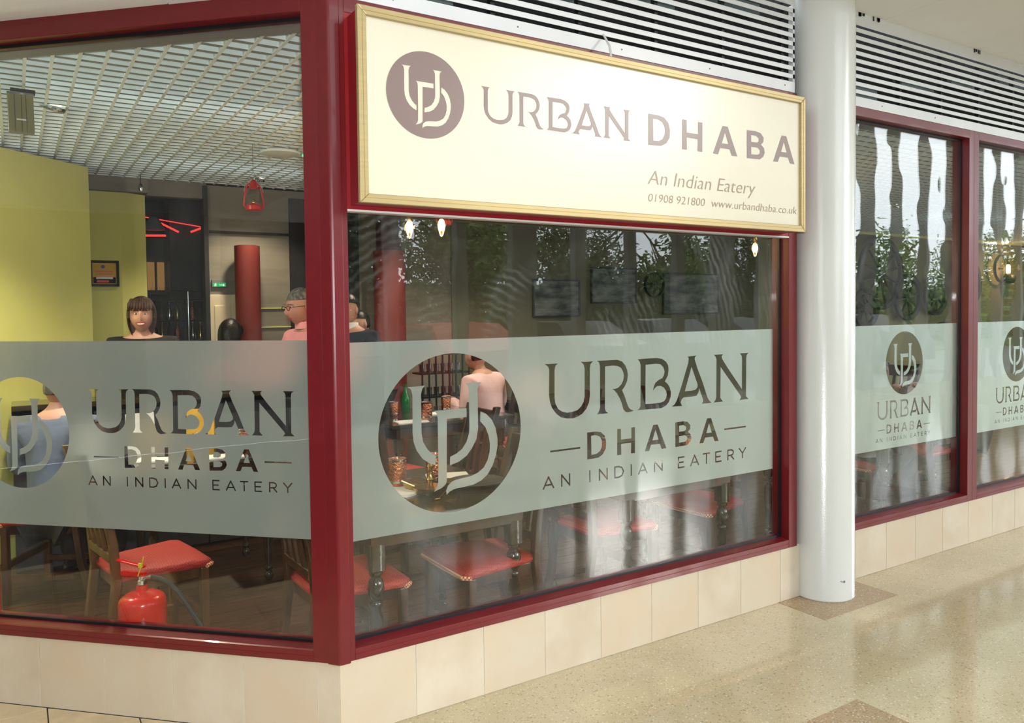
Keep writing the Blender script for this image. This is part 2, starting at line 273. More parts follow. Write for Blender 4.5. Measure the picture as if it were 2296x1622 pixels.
G_URBAN=[[[(0,0.993),(0.03,0.993),(0.054,0.993),(0.044,0.956),(0.04,0.883),(0.039,0.387),(0.042,0.292),(0.054,0.19),(0.07,0.139),(0.092,0.109),(0.113,0.117),(0.135,0.139),(0.151,0.197),(0.162,0.277),(0.167,0.372),(0.168,0.876),(0.164,0.949),(0.152,1),(0.179,0.993),(0.206,1),(0.195,0.956),(0.191,0.883),(0.19,0.387),(0.186,0.263),(0.175,0.153),(0.156,0.066),(0.136,0.022),(0.116,0),(0.092,0.007),(0.066,0.036),(0.044,0.117),(0.027,0.226),(0.019,0.336),(0.016,0.46),(0.018,0.891),(0.013,0.949)]],[[(0.222,1),(0.253,1),(0.291,1),(0.315,1),(0.337,0.964),(0.352,0.891),(0.361,0.796),(0.364,0.701),(0.36,0.591),(0.349,0.496),(0.336,0.431),(0.348,0.321),(0.356,0.212),(0.365,0.109),(0.375,0.058),(0.391,0.029),(0.377,0.015),(0.36,0.007),(0.35,0.029),(0.341,0.08),(0.334,0.19),(0.325,0.285),(0.311,0.387),(0.299,0.445),(0.29,0.467),(0.305,0.467),(0.318,0.482),(0.333,0.54),(0.342,0.613),(0.345,0.701),(0.341,0.781),(0.332,0.847),(0.317,0.883),(0.296,0.898),(0.259,0.891),(0.257,0.117),(0.261,0.066),(0.272,0.029),(0.247,0.029),(0.221,0.029),(0.23,0.08),(0.235,0.146),(0.236,0.898),(0.232,0.971)]],[[(0.41,0.985),(0.441,0.993),(0.504,0.993),(0.53,0.971),(0.55,0.912),(0.561,0.839),(0.563,0.752),(0.559,0.642),(0.544,0.533),(0.559,0.474),(0.569,0.401),(0.574,0.314),(0.573,0.226),(0.563,0.124),(0.547,0.058),(0.526,0.022),(0.503,0.022),(0.408,0.029),(0.418,0.058),(0.423,0.109),(0.425,0.876),(0.42,0.949)],[(0.449,0.876),(0.5,0.883),(0.522,0.869),(0.536,0.81),(0.543,0.73),(0.539,0.65),(0.531,0.599),(0.513,0.569),(0.496,0.518),(0.488,0.445),(0.485,0.372),(0.493,0.416),(0.505,0.453),(0.522,0.453),(0.538,0.416),(0.55,0.343),(0.553,0.27),(0.549,0.204),(0.54,0.153),(0.523,0.131),(0.493,0.124),(0.447,0.131)]],[[(0.66,0.985),(0.685,0.993),(0.709,1),(0.701,0.971),(0.698,0.934),(0.713,0.745),(0.74,0.467),(0.765,0.161),(0.774,0.088),(0.788,0.029),(0.763,0.029),(0.736,0.029),(0.743,0.066),(0.743,0.109),(0.722,0.343),(0.718,0.263),(0.708,0.197),(0.686,0.19),(0.64,0.19),(0.629,0.153),(0.624,0.095),(0.632,0.022),(0.606,0.029),(0.578,0.029),(0.593,0.073),(0.604,0.139),(0.629,0.423),(0.664,0.854),(0.667,0.927),(0.666,0.964)],[(0.682,0.781),(0.714,0.416),(0.713,0.365),(0.702,0.321),(0.682,0.307),(0.646,0.307)]],[[(0.803,0.993),(0.829,0.993),(0.854,0.993),(0.846,0.956),(0.848,0.905),(0.879,0.715),(0.961,0.248),(0.962,0.891),(0.96,0.942),(0.95,0.993),(0.973,0.993),(1,0.993),(0.989,0.949),(0.987,0.883),(0.985,0.095),(1,0.029),(0.972,0.029),(0.946,0.022),(0.956,0.073),(0.953,0.117),(0.84,0.737),(0.838,0.109),(0.852,0.029),(0.826,0.029),(0.801,0.029),(0.811,0.08),(0.815,0.131),(0.817,0.905),(0.81,0.964)]]]
G_DHABA=[[[(0.001,0.993),(0.059,0.993),(0.095,0.949),(0.121,0.796),(0.131,0.562),(0.128,0.321),(0.107,0.117),(0.076,0.015),(0,0)],[(0.028,0.854),(0.058,0.861),(0.086,0.796),(0.101,0.635),(0.101,0.423),(0.087,0.248),(0.062,0.161),(0.029,0.153)]],[[(0.21,0.993),(0.236,0.985),(0.236,0.577),(0.311,0.577),(0.311,0.985),(0.338,0.993),(0.336,0),(0.307,0.007),(0.309,0.409),(0.236,0.416),(0.237,0.007),(0.207,0.007)]],[[(0.474,0.993),(0.508,0.993),(0.574,0.015),(0.537,0.015),(0.523,0.226),(0.456,0.226),(0.442,0),(0.409,0.007)],[(0.491,0.796),(0.514,0.394),(0.467,0.394)]],[[(0.644,0.985),(0.705,1),(0.743,0.956),(0.765,0.81),(0.762,0.65),(0.745,0.555),(0.767,0.438),(0.773,0.285),(0.762,0.131),(0.737,0.022),(0.644,0.007)],[(0.674,0.839),(0.71,0.847),(0.731,0.759),(0.729,0.65),(0.715,0.599),(0.674,0.599)],[(0.674,0.423),(0.721,0.431),(0.74,0.343),(0.737,0.234),(0.721,0.175),(0.674,0.161)]],[[(0.902,1),(0.936,1),(1,0.015),(0.966,0.029),(0.952,0.226),(0.886,0.226),(0.871,0.022),(0.838,0.022)],[(0.919,0.796),(0.942,0.401),(0.896,0.401)]]]
G_UD=[[[(-0.613,0.613),(-0.499,0.613),(-0.379,0.619),(-0.417,0.581),(-0.436,0.511),(-0.436,0.037),(-0.417,-0.077),(-0.36,-0.172),(-0.297,-0.235),(-0.253,-0.261),(-0.253,-0.381),(-0.335,-0.349),(-0.43,-0.28),(-0.506,-0.172),(-0.544,-0.065),(-0.556,0.049),(-0.55,0.511),(-0.569,0.581)]],[[(0.178,0.613),(0.292,0.613),(0.412,0.613),(0.368,0.568),(0.355,0.518),(0.355,0.018),(0.33,-0.109),(0.267,-0.216),(0.184,-0.311),(0.07,-0.375),(-0.056,-0.406),(-0.05,-0.299),(0.039,-0.267),(0.121,-0.216),(0.184,-0.134),(0.222,-0.033),(0.229,0.043),(0.229,0.518),(0.209,0.581)]],[[(-0.265,0.296),(-0.164,0.296),(0.191,0.296),(0.191,0.182),(-0.088,0.182),(-0.101,-0.603),(-0.12,-0.64),(-0.177,-0.678),(-0.284,-0.71),(-0.24,-0.659),(-0.221,-0.603),(-0.215,-0.311),(-0.215,0.201),(-0.227,0.258)]],[[(0.393,0.239),(0.475,0.201),(0.558,0.119),(0.615,0.005),(0.64,-0.128),(0.64,-0.229),(0.615,-0.349),(0.564,-0.476),(0.488,-0.584),(0.393,-0.653),(0.279,-0.691),(0.146,-0.704),(0.013,-0.71),(-0.063,-0.735),(-0.107,-0.773),(-0.113,-0.723),(-0.088,-0.659),(-0.031,-0.615),(0.032,-0.596),(0.247,-0.577),(0.342,-0.546),(0.431,-0.489),(0.488,-0.4),(0.52,-0.292),(0.526,-0.185),(0.507,-0.084),(0.463,0.03),(0.387,0.113)]]]
# ---------------------------------------------------------------- lettering helpers
def pip(x,y,l):
    c=False; j=len(l)-1
    for i in range(len(l)):
        xi,yi=l[i]; xj,yj=l[j]
        if (yi>y)!=(yj>y) and x<(xj-xi)*(y-yi)/(yj-yi)+xi: c=not c
        j=i
    return c
def ingrp(x,y,g):
    bb=g[1]
    if x<bb[0] or x>bb[1] or y<bb[2] or y>bb[3]: return False
    c=False
    for l in g[0]:
        if pip(x,y,l): c=not c
    return c
def grp(loops):
    P=[p for l in loops for p in l]
    return (loops,(min(p[0] for p in P),max(p[0] for p in P),min(p[1] for p in P),max(p[1] for p in P)))
def tri_region(name,loopsets,test,y,mt,par):
    vs=[];es=[];ix={}
    for l in loopsets:
        q=[]
        for p in l:
            k=(round(p[0],6),round(p[1],6))
            if k not in ix: ix[k]=len(vs); vs.append(Vector(k))
            q.append(ix[k])
        es+=[(q[i],q[(i+1)%len(q)]) for i in range(len(q)) if q[i]!=q[(i+1)%len(q)]]
    v,e,f,_,_,_=geometry.delaunay_2d_cdt(vs,es,[],0,1e-6)
    keep=[]
    for t in f:
        cx=sum(v[i][0] for i in t)/len(t); cy=sum(v[i][1] for i in t)/len(t)
        if test(cx,cy): keep.append(tuple(t))
    k=M(); k.v=[(p[0],y,p[1]) for p in v]; k.f=keep
    return k.build(name,mt,par)
def xf(groups,x0,z0,w,h): return [grp([[(x0+p[0]*w,z0+p[1]*h) for p in l] for l in g]) for g in groups]
def circle(cx,cz,r,n=72): return [(cx+r*cos(2*pi*k/n),cz+r*sin(2*pi*k/n)) for k in range(n)]
def stroke(a,b,w):
    d=Vector((b[0]-a[0],b[1]-a[1])).normalized(); n=Vector((-d.y,d.x))*w/2
    return [(a[0]+n.x,a[1]+n.y),(b[0]+n.x,b[1]+n.y),(b[0]-n.x,b[1]-n.y),(a[0]-n.x,a[1]-n.y)]
SM={'A':[[(0,0),(.5,1),(1,0)],[(.2,.3),(.8,.3)]],'N':[[(0,0),(0,1),(1,0),(1,1)]],'I':[[(0,0),(0,1)]],
 'D':[[(0,0),(0,1),(.45,1),(.8,.88),(1,.5),(.8,.12),(.45,0),(0,0)]],'E':[[(1,1),(0,1),(0,0),(1,0)],[(0,.5),(.85,.5)]],'T':[[(0,1),(1,1)],[(.5,1),(.5,0)]],
 'R':[[(0,0),(0,1),(.6,1),(.9,.88),(.95,.7),(.85,.52),(.6,.44),(0,.44)],[(.5,.44),(1,0)]],'Y':[[(0,1),(.5,.48),(1,1)],[(.5,.48),(.5,0)]]}
def small_text(items,z0,h,w):
    g=[]
    for ch,x0,x1 in items:
        for pl in SM[ch]:
            P=[(x0+p[0]*(x1-x0),z0+p[1]*h) for p in pl]
            for a,b in zip(P,P[1:]):
                d=Vector((b[0]-a[0],b[1]-a[1])).normalized()*w*.35
                g.append(grp([stroke((a[0]-d.x,a[1]-d.y),(b[0]+d.x,b[1]+d.y),w)]))
    return g
EAT=[('A',.949,1.003),('N',1.047,1.090),('I',1.203,1.203),('N',1.258,1.303),('D',1.348,1.400),('I',1.447,1.447),('A',1.493,1.544),('N',1.592,1.641),('E',1.747,1.786),('A',1.830,1.884),('T',1.917,1.961),('E',2.005,2.044),('R',2.093,2.135),('Y',2.177,2.225)]
def artwork(tx,tz,k,kw=1):   # words in window-B units mapped by x'=tx(x), z'=tz(z)
    g=xf(G_URBAN,0,0,1,1); T=[]
    def mp(gs): return [grp([[(tx(p[0]),tz(p[1])) for p in l] for l in q[0]]) for q in gs]
    T+=mp(xf(G_URBAN,.963,1.092,1.285,.251)); T+=mp(xf(G_DHABA,1.189,.898,.837,.124))
    T+=mp([grp([[(.987,.952),(1.15,.952),(1.15,.960),(.987,.960)]]),grp([[(2.066,.952),(2.227,.952),(2.227,.960),(2.066,.960)]])])
    T+=mp(small_text(EAT,.795,.05,.0075)); return T
def film(par,x0,x1,z0,z1,y,arts,circles):
    rect=[(x0,z0),(x1,z0),(x1,z1),(x0,z1)]; loops=[rect]; words=[]
    for a in arts: words+=[g for g in a if g[1][0]<x1 and g[1][1]>x0]
    uds=[]; cs=[]
    for cx,cz,r in circles:
        c=circle(cx,cz,r); cs.append((cx,cz,r)); loops.append(c); uds+=xf(G_UD,cx,cz,r,r)
    for g in words+uds: loops+=g[0]
    def test(x,z):
        if not(x0<x<x1 and z0<z<z1): return False
        for cx,cz,r in cs:
            if (x-cx)**2+(z-cz)**2<(r*.9995)**2: return any(ingrp(x,z,g) for g in uds)
        return not any(ingrp(x,z,g) for g in words)
    return tri_region('frosted_film',loops,test,y,FR,par)
def fit(loop,x0,x1): return loop
# ---------------------------------------------------------------- floor of the walkway
fl=M().box((-.0,-6.4,-.1),(18,0.05,0)).build('floor',terrazzo('terrazzo_floor',s2l(184,170,136),s2l(198,184,152),s2l(140,112,76),s2l(232,226,210),.1,.10),None)
tag(fl,'polished beige terrazzo walkway floor in front of the shopfront',kind='structure')
INL=terrazzo('brown_terrazzo_inlay',s2l(158,132,98),s2l(172,146,110),s2l(116,88,60),s2l(222,210,190),.1,.22)
for x0,y0,x1,y1 in ((2.412,-.291,3.035,.04),(1.227,-1.478,1.827,-.877),(4.9,-1.478,5.5,-.877),(-0,-3.3,.6,-2.7),(2.412,-3.3,3.035,-2.7)):
    M().box((x0,y0,0),(x1,y1,.0012)).build('inlay_tile',INL,fl)['label']='square brown terrazzo inlay tile with pale chips'
ft=M().box((-7,-6.4,-.1),(0,0,-.004)); ft.prism([(-7,0),(0,0),(-5,5),(-7,5)],-.1,-.004)
ft=tag(ft.build('floor','grout',None),'bed of beige ceramic floor tiles left of the corner, dark joints',kind='structure')
ft.data.materials[0]=mat('dark_floor_grout',s2l(70,58,44),.9)
n=0
for i in range(-9,1):
    for j in range(-9,8):
        x0=-.9+.3*i+.6; y0=.89+.3*j; g=.0025
        P=[(x0+g,y0+g),(x0+.3-g,y0+g),(x0+.3-g,y0+.3-g),(x0+g,y0+.3-g)]
        P=clip(P,1,1,-.004); P=clip(P,1,0,-.002)
        if len(P)>=3 and abs(x0+y0)<2.2: M().prism(P,-.004,0).build('tile','ftile',ft); n+=1
# ---------------------------------------------------------------- tiled plinth walls
def plinth(name,label,rz,spans,x0,x1):
    r=empty(name,(0,0,0),rz); tag(r,label,kind='structure')
    M().box((x0,.003,0),(x1,.12,.2865)).build('grout_bed','grout',r)
    for a,b in spans: M().box((a,0,.002),(b,.01,.2835)).build('tile','tile' if int(a*37)%2 else 'tile2',r,bevel=.0012)
g=.0015
sb=[(.001,.3046-g)]+[(.3046+.303*k+g,.3046+.303*(k+1)-g) for k in range(7)]+[(2.4256+g,2.585)]+[(2.88,3.0734-g)]+[(3.0734+.303*k+g,3.0734+.303*(k+1)-g) for k in range(24)]
sb+=[]
plinth('wall_right','low wall of beige tiles under the signed shop window and the far windows',0,sb,.0,10.4)
sa=[(-.0895+g,-.001)]+[(-.0895-.303*(k+1)+g,-.0895-.303*k-g) for k in range(11)]
plinth('wall_left','low wall of beige tiles under the left-hand angled window',A45,sa,-3.5,0)
# ---------------------------------------------------------------- windows
def window(name,label,rz,x0,x1,ls,rs,zb=.2875,zt=2.712,glass=None,gy=.05,top=.052,par=None):
    """x0..x1 outer frame; ls/rs stile widths"""
    r=empty(name,(0,0,0),rz); tag(r,label,kind='structure'); yo=-.012
    M().box((x0,yo,zb),(x0+ls,.1,zt)).build('frame_stile','red',r,bevel=.002)
    M().box((x1-rs,yo,zb),(x1,.1,zt)).build('frame_stile','red',r,bevel=.002)
    M().extr([(yo,zb),(yo,zb+.042),(-.004,zb+.045),(gy-.008,zb+.052),(.1,zb+.052),(.1,zb)],x0+ls,x1-rs).build('bottom_rail','red',r,bevel=.0015)
    M().extr([(yo-.002,zb+.020),(yo-.002,zb+.0215),(yo+.002,zb+.0215),(yo+.002,zb+.020)],x0+ls,x1-rs).build('rail_groove','redd',r)
    M().box((x0+ls,yo,zt-top),(x1-rs,.1,zt)).build('top_rail','red',r,bevel=.002)
    a,b=x0+ls,x1-rs; c,d=zb+.05,zt-top; k=M()
    for q in (((a,gy-.012,c),(b,gy,c+.012)),((a,gy-.012,d-.014),(b,gy,d)),((a,gy-.012,c+.012),(a+.006,gy,d-.014)),((b-.014,gy-.012,c+.012),(b,gy,d-.014))): k.box(*q)
    k.build('gasket','gasket',r)
    M().box((a,gy-.001,c),(b,gy+.007,d)).build('glass_pane',glass or GL,r)
    return r
wA=window('window_1','left-hand angled shop window with maroon frame and frosted logo band',A45,-2.7,-.036,.06,.062,glass=GL)
wB=window('window_2','main shop window under the cream sign, maroon frame, frosted logo band',0,.038,2.547,.020,.067,glass=GLB)
M().box((.058,-.010,1.952),(2.48,.1,2.66)).build('transom_panel','redd',wB); M().box((.058,-.014,1.9445),(2.48,.03,1.952)).build('transom_painted_highlight','white',wB)  # thin white strip paints the highlight along the transom's lower edge
wC=window('window_3','maroon framed window right of the white column, frosted logo band',0,2.88,4.307,.09,.058,glass=GLC)
wD=window('window_4','farthest maroon framed window at the right edge, frosted logo band',0,4.307,5.68,.058,.06,glass=GLC)
wE=window('window_5','maroon framed window beyond the right edge of the picture',0,5.68,7.05,.058,.06,glass=GLC)
FY=.0585
film(wB,.058,2.435,.7098,1.4626,FY,[artwork(lambda x:x,lambda z:z,1)],[(.5127,1.0833,.323)])
film(wA,-2.6,-.104,.7228,1.4737,FY,[artwork(lambda x:-.193-(2.248-x)*.697,lambda z:1.1005+(z-1.0833)*.704,.7)],[(-1.411,1.1005,.2275)])
for w_,dx,xa,xb in ((wC,0,2.97,4.243),(wD,1.372,4.371,5.612)):
    film(w_,xa,xb,.7098,1.4626,FY,[artwork(lambda x:dx+3.363+(x-.963)*.451,lambda z:1.002+(z-1.343)*.451,.45)],[(dx+3.651,1.226,.1955)])
# corner post: maroon L-shaped cover
cp=M().prism([(-.0255,.0255),(-.0255-.012,.0255-.005),(-.008,-.017),(.002,-.021),(.012,-.021),(.038,-.021),(.038,.03),(.02,.06),(-.03,.05)],.2835,3.3)
cp=cp.build('trim_1','red',None,bevel=.004); tag(cp,'maroon corner post where the two glazed fronts meet',kind='structure')
# upper wall above left window
M_=M().box((-3.5,-.008,2.712),(-.03,.1,3.3)).build('wall_upper_left','red',None); M_.rotation_euler=(0,0,A45); tag(M_,'maroon panel above the left-hand angled window',kind='structure')
# ---------------------------------------------------------------- louvres
def louvre(label,x0,x1):
    r=empty('ventilation_louvre',(0,0,0)); tag(r,label,'louvre',kind='structure'); 
    M().box((x0,-.012,2.713),(x1,.0,2.768)).build('bottom_fascia','slat',r,bevel=.001)
    M().box((x0,-.012,3.172),(x1,.0,3.24)).build('top_fascia','slat',r,bevel=.001)
    for k in range(9):
        z=2.786+.0430*k
        M().extr([(-.010,z),(-.010,z+.022),(-.008,z+.023),(.014,z+.023),(.014,z+.021),(-.007,z+.020),(-.007,z)],x0,x1).build('slat','slat',r)
    x=x0+.2
    while x<x1: M().box((x,.004,2.768),(x+.02,.03,3.172)).build('mounting_post','blackm',r); x+=.44
    if x0<2: M().box((x1-.012,-.01,2.768),(x1,.02,3.172)).build('end_trim','slat',r)
    k=M()
    for q in range(4): k.box((x0+.1+q*.6,.06,2.80+.1*q),(x0+.5+q*.6,.09,2.86+.1*q))
    k.build('duct_piece','duct',r)
    return r
louvre('white horizontal louvre slats above the cream shop sign',.04,2.53)
louvre('white horizontal louvre slats right of the column above the far windows',2.86,10.4)
b=M().box((.0,.1,2.70),(10.4,.14,3.3)).build('wall_behind_louvres','dark',None); tag(b,'black void panel behind the louvres',kind='structure')
for k in range(7): 
    M().sph((.25+.55*k+(.3 if k>4 else 0),-.0125,2.742),.0035,8,6).build('screw','grey',b)
# ---------------------------------------------------------------- soffits
sf=empty('ceiling',(0,0,0)); tag(sf,'pale soffit panels over the walkway at the right',kind='structure')
for k in range(-3,8):
    x=3.318+1.22*k; M().box((x+.0015,-.6,3.24),(x+1.2185,.02,3.27)).build('soffit_panel','soffit',sf,bevel=.001)
M().box((-.35,-.62,3.245),(12.9,.0,3.9)).build('soffit_backing','soffit',sf)
sl=empty('ceiling',(0,0,0)); tag(sl,'lower pale soffit above the left-hand angled window',kind='structure')
M().prism([(-.46,.46),(-.30,-.3),(-.42,-1.2),(-7,-1.2),(-7,6),(-5.9,6)],2.735,2.765).build('soffit_panel','soffit2',sl)
M().prism([(-.05,.05),(-.10,-.3),(-.297,-.3),(-.457,.46)],2.733,2.765).build('soffit_panel','soffit2',sl)
M().box((-7,-1.25,2.735),(-.35,-1.2,3.6)).build('soffit_fascia','soffit2',sl)
for (x,y,l) in ((3.06,-.004,.06),(3.19,-.004,.09),(4.28,-.004,.12)):
    k=M(); random.seed(int(x*100))
    for q in range(6): a=random.random()*l; k.prism([(x+a,-.016),(x+a+.012,-.016),(x+a+.006,-.0135)],3.226-random.random()*.012,3.241)
    o=k.build('peeling_flake','blackm',sf); o['label']='dark peeling patch at the soffit joint'
# ---------------------------------------------------------------- column
cl=M().lathe([(.158,0),(.162,.004),(.162,.01),(.160,.014),(.160,3.24)],(2.741,-.035,0),64).build('column','column',None,smooth=True); tag(cl,'round white painted column between the windows',kind='structure')
k=M(); 
for a0,a1,z0,z1 in ((-112,-101,.112,.116),(-109,-101,.108,.112),(-105,-101,.104,.108)):
    a0,a1=RD(a0),RD(a1); i=len(k.v)
    k.v+=[(2.741+.1605*cos(a0),-.035+.1605*sin(a0),z0),(2.741+.1605*cos(a1),-.035+.1605*sin(a1),z0),(2.741+.1605*cos(a1),-.035+.1605*sin(a1),z1),(2.741+.1605*cos(a0),-.035+.1605*sin(a0),z1)]; k.f.append((i,i+1,i+2,i+3))
k.build('paint_chip','grey',cl)['label']='small grey chip in the paint near the base'
# ---------------------------------------------------------------- shop sign
sg=empty('shop_sign',(.06,0,1.962)); tag(sg,'long cream fascia sign in a champagne metal frame reading URBAN DHABA','sign')
W,H,FYs=2.394,.688,-.14
M().box((.012,FYs+.02,.004),(W-.012,.002,H-.004)).build('case','redd',sg,bevel=.001)
fw_=.033
def bar(p): 
    k=M(); i=0; k.v=[(a,FYs,b) for a,b in p]+[(a,FYs+.022,b) for a,b in p]; n=len(p); k.f=[tuple(range(n)),tuple(range(n,2*n))[::-1]]+[(j,n+j,n+(j+1)%n,(j+1)%n) for j in range(n)]; return k
for p in (((0,0),(W,0),(W-fw_,fw_),(fw_,fw_)),((0,H),(fw_,H-fw_),(W-fw_,H-fw_),(W,H)),((0,0),(fw_,fw_),(fw_,H-fw_),(0,H)),((W,0),(W,H),(W-fw_,H-fw_),(W-fw_,fw_))):
    o=bar(p).build('frame_rail','gold',sg,bevel=.0025)
M().box((fw_*.52,FYs-.0012,fw_*.5),(fw_*.56,FYs+.001,H-fw_*.5)).build('frame_groove','goldd',sg)
M().box((fw_*.5,FYs-.0012,H-fw_*.56),(W-fw_*.5,FYs+.001,H-fw_*.52)).build('frame_groove','goldd',sg)
M().box((fw_*.5,FYs-.0012,fw_*.52),(W-fw_*.5,FYs+.001,fw_*.56)).build('frame_groove','goldd',sg)
M().box((W-fw_*.56,FYs-.0012,fw_*.5),(W-fw_*.52,FYs+.001,H-fw_*.5)).build('frame_groove','goldd',sg)
M().box((fw_-.004,FYs+.014,fw_-.004),(W-fw_+.004,FYs+.018,H-fw_+.004)).build('face_panel','cream',sg)
ox,oz=.06,1.962; ly=FYs+.0125
cc=circle(.3259-ox,2.3722-oz,.158); ud=xf(G_UD,.3259-ox,2.3722-oz,.158,.158); lo=[cc]
for g in ud: lo+=g[0]
o=tri_region('logo_disc',lo,lambda x,z:(x-.3259+ox)**2+(z-2.3722+oz)**2<.158**2 and not any(ingrp(x,z,g) for g in ud),ly,'taupe',sg); o['label']='taupe disc with interlaced U and D monogram'
for nm_,gs,x0,z0,w_,h_ in (('URBAN',G_URBAN,.557,2.303,.742,.137),('DHABA',G_DHABA,1.403,2.303,.979,.137)):
    for ch,g in zip(nm_,gs):
        q=xf([g],x0-ox,z0-oz,w_,h_); lo=[]
        for a in q: lo+=a[0]
        o=tri_region('letter',lo,lambda x,z:any(ingrp(x,z,a) for a in q),ly,'taupe',sg); o['label']='taupe letter '+ch
def text_line(txt,x0,x1,z0,cap,name,label,shear=.22):
    c=bpy.data.curves.new('t','FONT'); c.body=txt; c.size=1; c.shear=shear; c.offset=-.012; c.resolution_u=3
    t=bpy.data.objects.new('t',c); COL.objects.link(t); dg=bpy.context.evaluated_depsgraph_get(); me=bpy.data.meshes.new_from_object(t.evaluated_get(dg)); bpy.data.objects.remove(t); bpy.data.curves.remove(c)
    xs=[v.co.x for v in me.vertices]; a,b=min(xs),max(xs); kx=(x1-x0)/(b-a)
    for v in me.vertices: v.co=((v.co.x-a)*kx+x0-ox,ly,v.co.y*cap/.729+z0-oz)
    # one object per word
    par=list(range(len(me.vertices)))
    def fd(a):
        while par[a]!=a: par[a]=par[par[a]]; a=par[a]
        return a
    for p in me.polygons:
        for q in p.vertices[1:]: par[fd(q)]=fd(p.vertices[0])
    iv={}
    for v in me.vertices: r_=fd(v.index); a_=iv.get(r_,(9,-9)); iv[r_]=(min(a_[0],v.co.x),max(a_[1],v.co.x))
    od=sorted(iv.items(),key=lambda t:t[1][0]); nw=len(txt.split()); end=-9; gaps=[]
    for r_,(a_,b_) in od: gaps.append((a_-end,a_)); end=max(end,b_)
    cut=sorted(x for _,x in sorted(gaps,reverse=True)[:nw]); words=[set() for _ in cut]
    for r_,(a_,b_) in od: words[max(i for i,c_ in enumerate(cut) if a_>=c_-1e-9)].add(r_)
    for wd,tx_ in zip(words,txt.split()):
        k=M(); ix={}
        for p in me.polygons:
            if fd(p.vertices[0]) in wd:
                f_=[]
                for q in p.vertices:
                    if q not in ix: ix[q]=len(k.v); k.v.append(tuple(me.vertices[q].co))
                    f_.append(ix[q])
                k.f.append(tuple(f_))
        o=k.build('lettering','taupel',sg); o['label']='thin italic lettering '+tx_
MT['taupel']=mat('light_taupe_print',s2l(150,124,100),.3,0,.02,3)
text_line('An Indian Eatery',1.397,2.092,2.13,.066,'lettering','thin italic line An Indian Eatery')
text_line('01908 921800',1.401,1.748,2.053,.038,'lettering','thin italic telephone number 01908 921800',.15)
text_line('www.urbandhaba.co.uk',1.792,2.399,2.053,.040,'lettering','thin italic web address www.urbandhaba.co.uk',.15)
cb=M().tube([(1.245,-.012,2.79),(1.24,-.035,2.765),(1.225,-.08,2.72),(1.205,-.115,2.675),(1.20,-.12,2.655)],.005,8).build('cable','white',None,smooth=True); tag(cb,'short white cable looping from the louvre behind the sign top','cable')
ORD=['first','second','third','fourth','fifth','sixth','seventh','eighth','ninth','tenth','eleventh','twelfth','thirteenth']
# ---------------------------------------------------------------- dining room shell
fi=M().prism([(-2.6,2.6),(-.06,.12),(12,.12),(17.5,.12),(17.5,9),(-2.6,9)],-.1,-.003).build('floor','dark',None); tag(fi,'dark wooden plank floor of the dining room',kind='structure')
random.seed(5)
y=.12; r=0
while y<4.44 and r<40:
    x=-2.4+random.random()*-1.2
    while x<14:
        L=3.6 if x<4 else 5.2
        P=clip([(x,y),(x+L-.003,y),(x+L-.003,y+.117),(x,y+.117)],-1,-1,-.1)
        P=clip(P,-1,0,2.4)
        if len(P)>=3: M().prism(P,-.003,0).build('plank','boards',fi)
        x+=L
    y+=.12; r+=1
bw=M(); bw.box((.45,4.5,0),(17.5,4.62,2.69)); bw.box((-.02,4.5,2.57),(.45,4.62,2.75)); bw.box((-1.3,4.42,2.58),(-.02,4.5,2.75))
bw=bw.build('wall_back','taupew',None); tag(bw,'back wall of the dining room, taupe boards turning olive to the right',kind='structure')
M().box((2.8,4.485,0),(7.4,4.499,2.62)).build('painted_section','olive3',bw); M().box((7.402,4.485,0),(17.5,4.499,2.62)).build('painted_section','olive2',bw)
M().box((2.8,4.44,2.655),(17.5,4.499,2.70)).build('picture_rail','olive',bw,bevel=.004)
M().box((.46,4.47,2.28),(1.15,4.499,2.30)).build('board_joint','dark',bw); M().box((.415,4.46,0),(.45,4.6,2.68)).build('dark_jamb','blackm',bw)
M().box((1.15,4.46,1.2),(1.8,4.499,2.62)).build('dark_screen','dark',bw)
for z in (1.45,1.62): M().box((.7,4.485,z),(1.15,4.502,z+.008)).build('trim_line','olive',bw)
yw=M().prism([(-.49,3.83),(-2.62,1.70),(-2.70,1.78),(-.57,3.91)],0,2.655).build('wall_partition','olive',None); tag(yw,'tall olive yellow partition wall at the left inside',kind='structure')
yb=M(); yb.box((-1.3,4.5,0),(-.22,4.6,2.59)); yb.prism([(-.22,4.5),(-.02,4.62),(-.02,4.8),(-.3,4.6)],0,2.585); yb=yb.build('wall_bay','olive',None); tag(yb,'olive yellow wall with framed poster behind the partition',kind='structure')
M().box((16.9,0.1,0),(17.1,4.6,3)).build('wall_far_end','olive2',None)['kind']='structure'
bpy.data.objects['wall_far_end']['label']='far end wall of the dining room'
bs=M(); bs.box((-1.6,8,0),(2.6,8.1,3)); bs.box((2.5,4.6,0),(2.6,8,3)); bs.box((-1.6,4.6,0),(-1.5,8,3)); bs.box((-1.6,4.6,2.95),(2.6,8.1,3.05)); bs.prism([(-2.8,2.0),(-1.3,4.4),(-1.3,8),(-2.8,8)],0,3)
tag(bs.build('wall_bar_room','cabinet',None),'dark walls of the bar room behind the dining room',kind='structure')
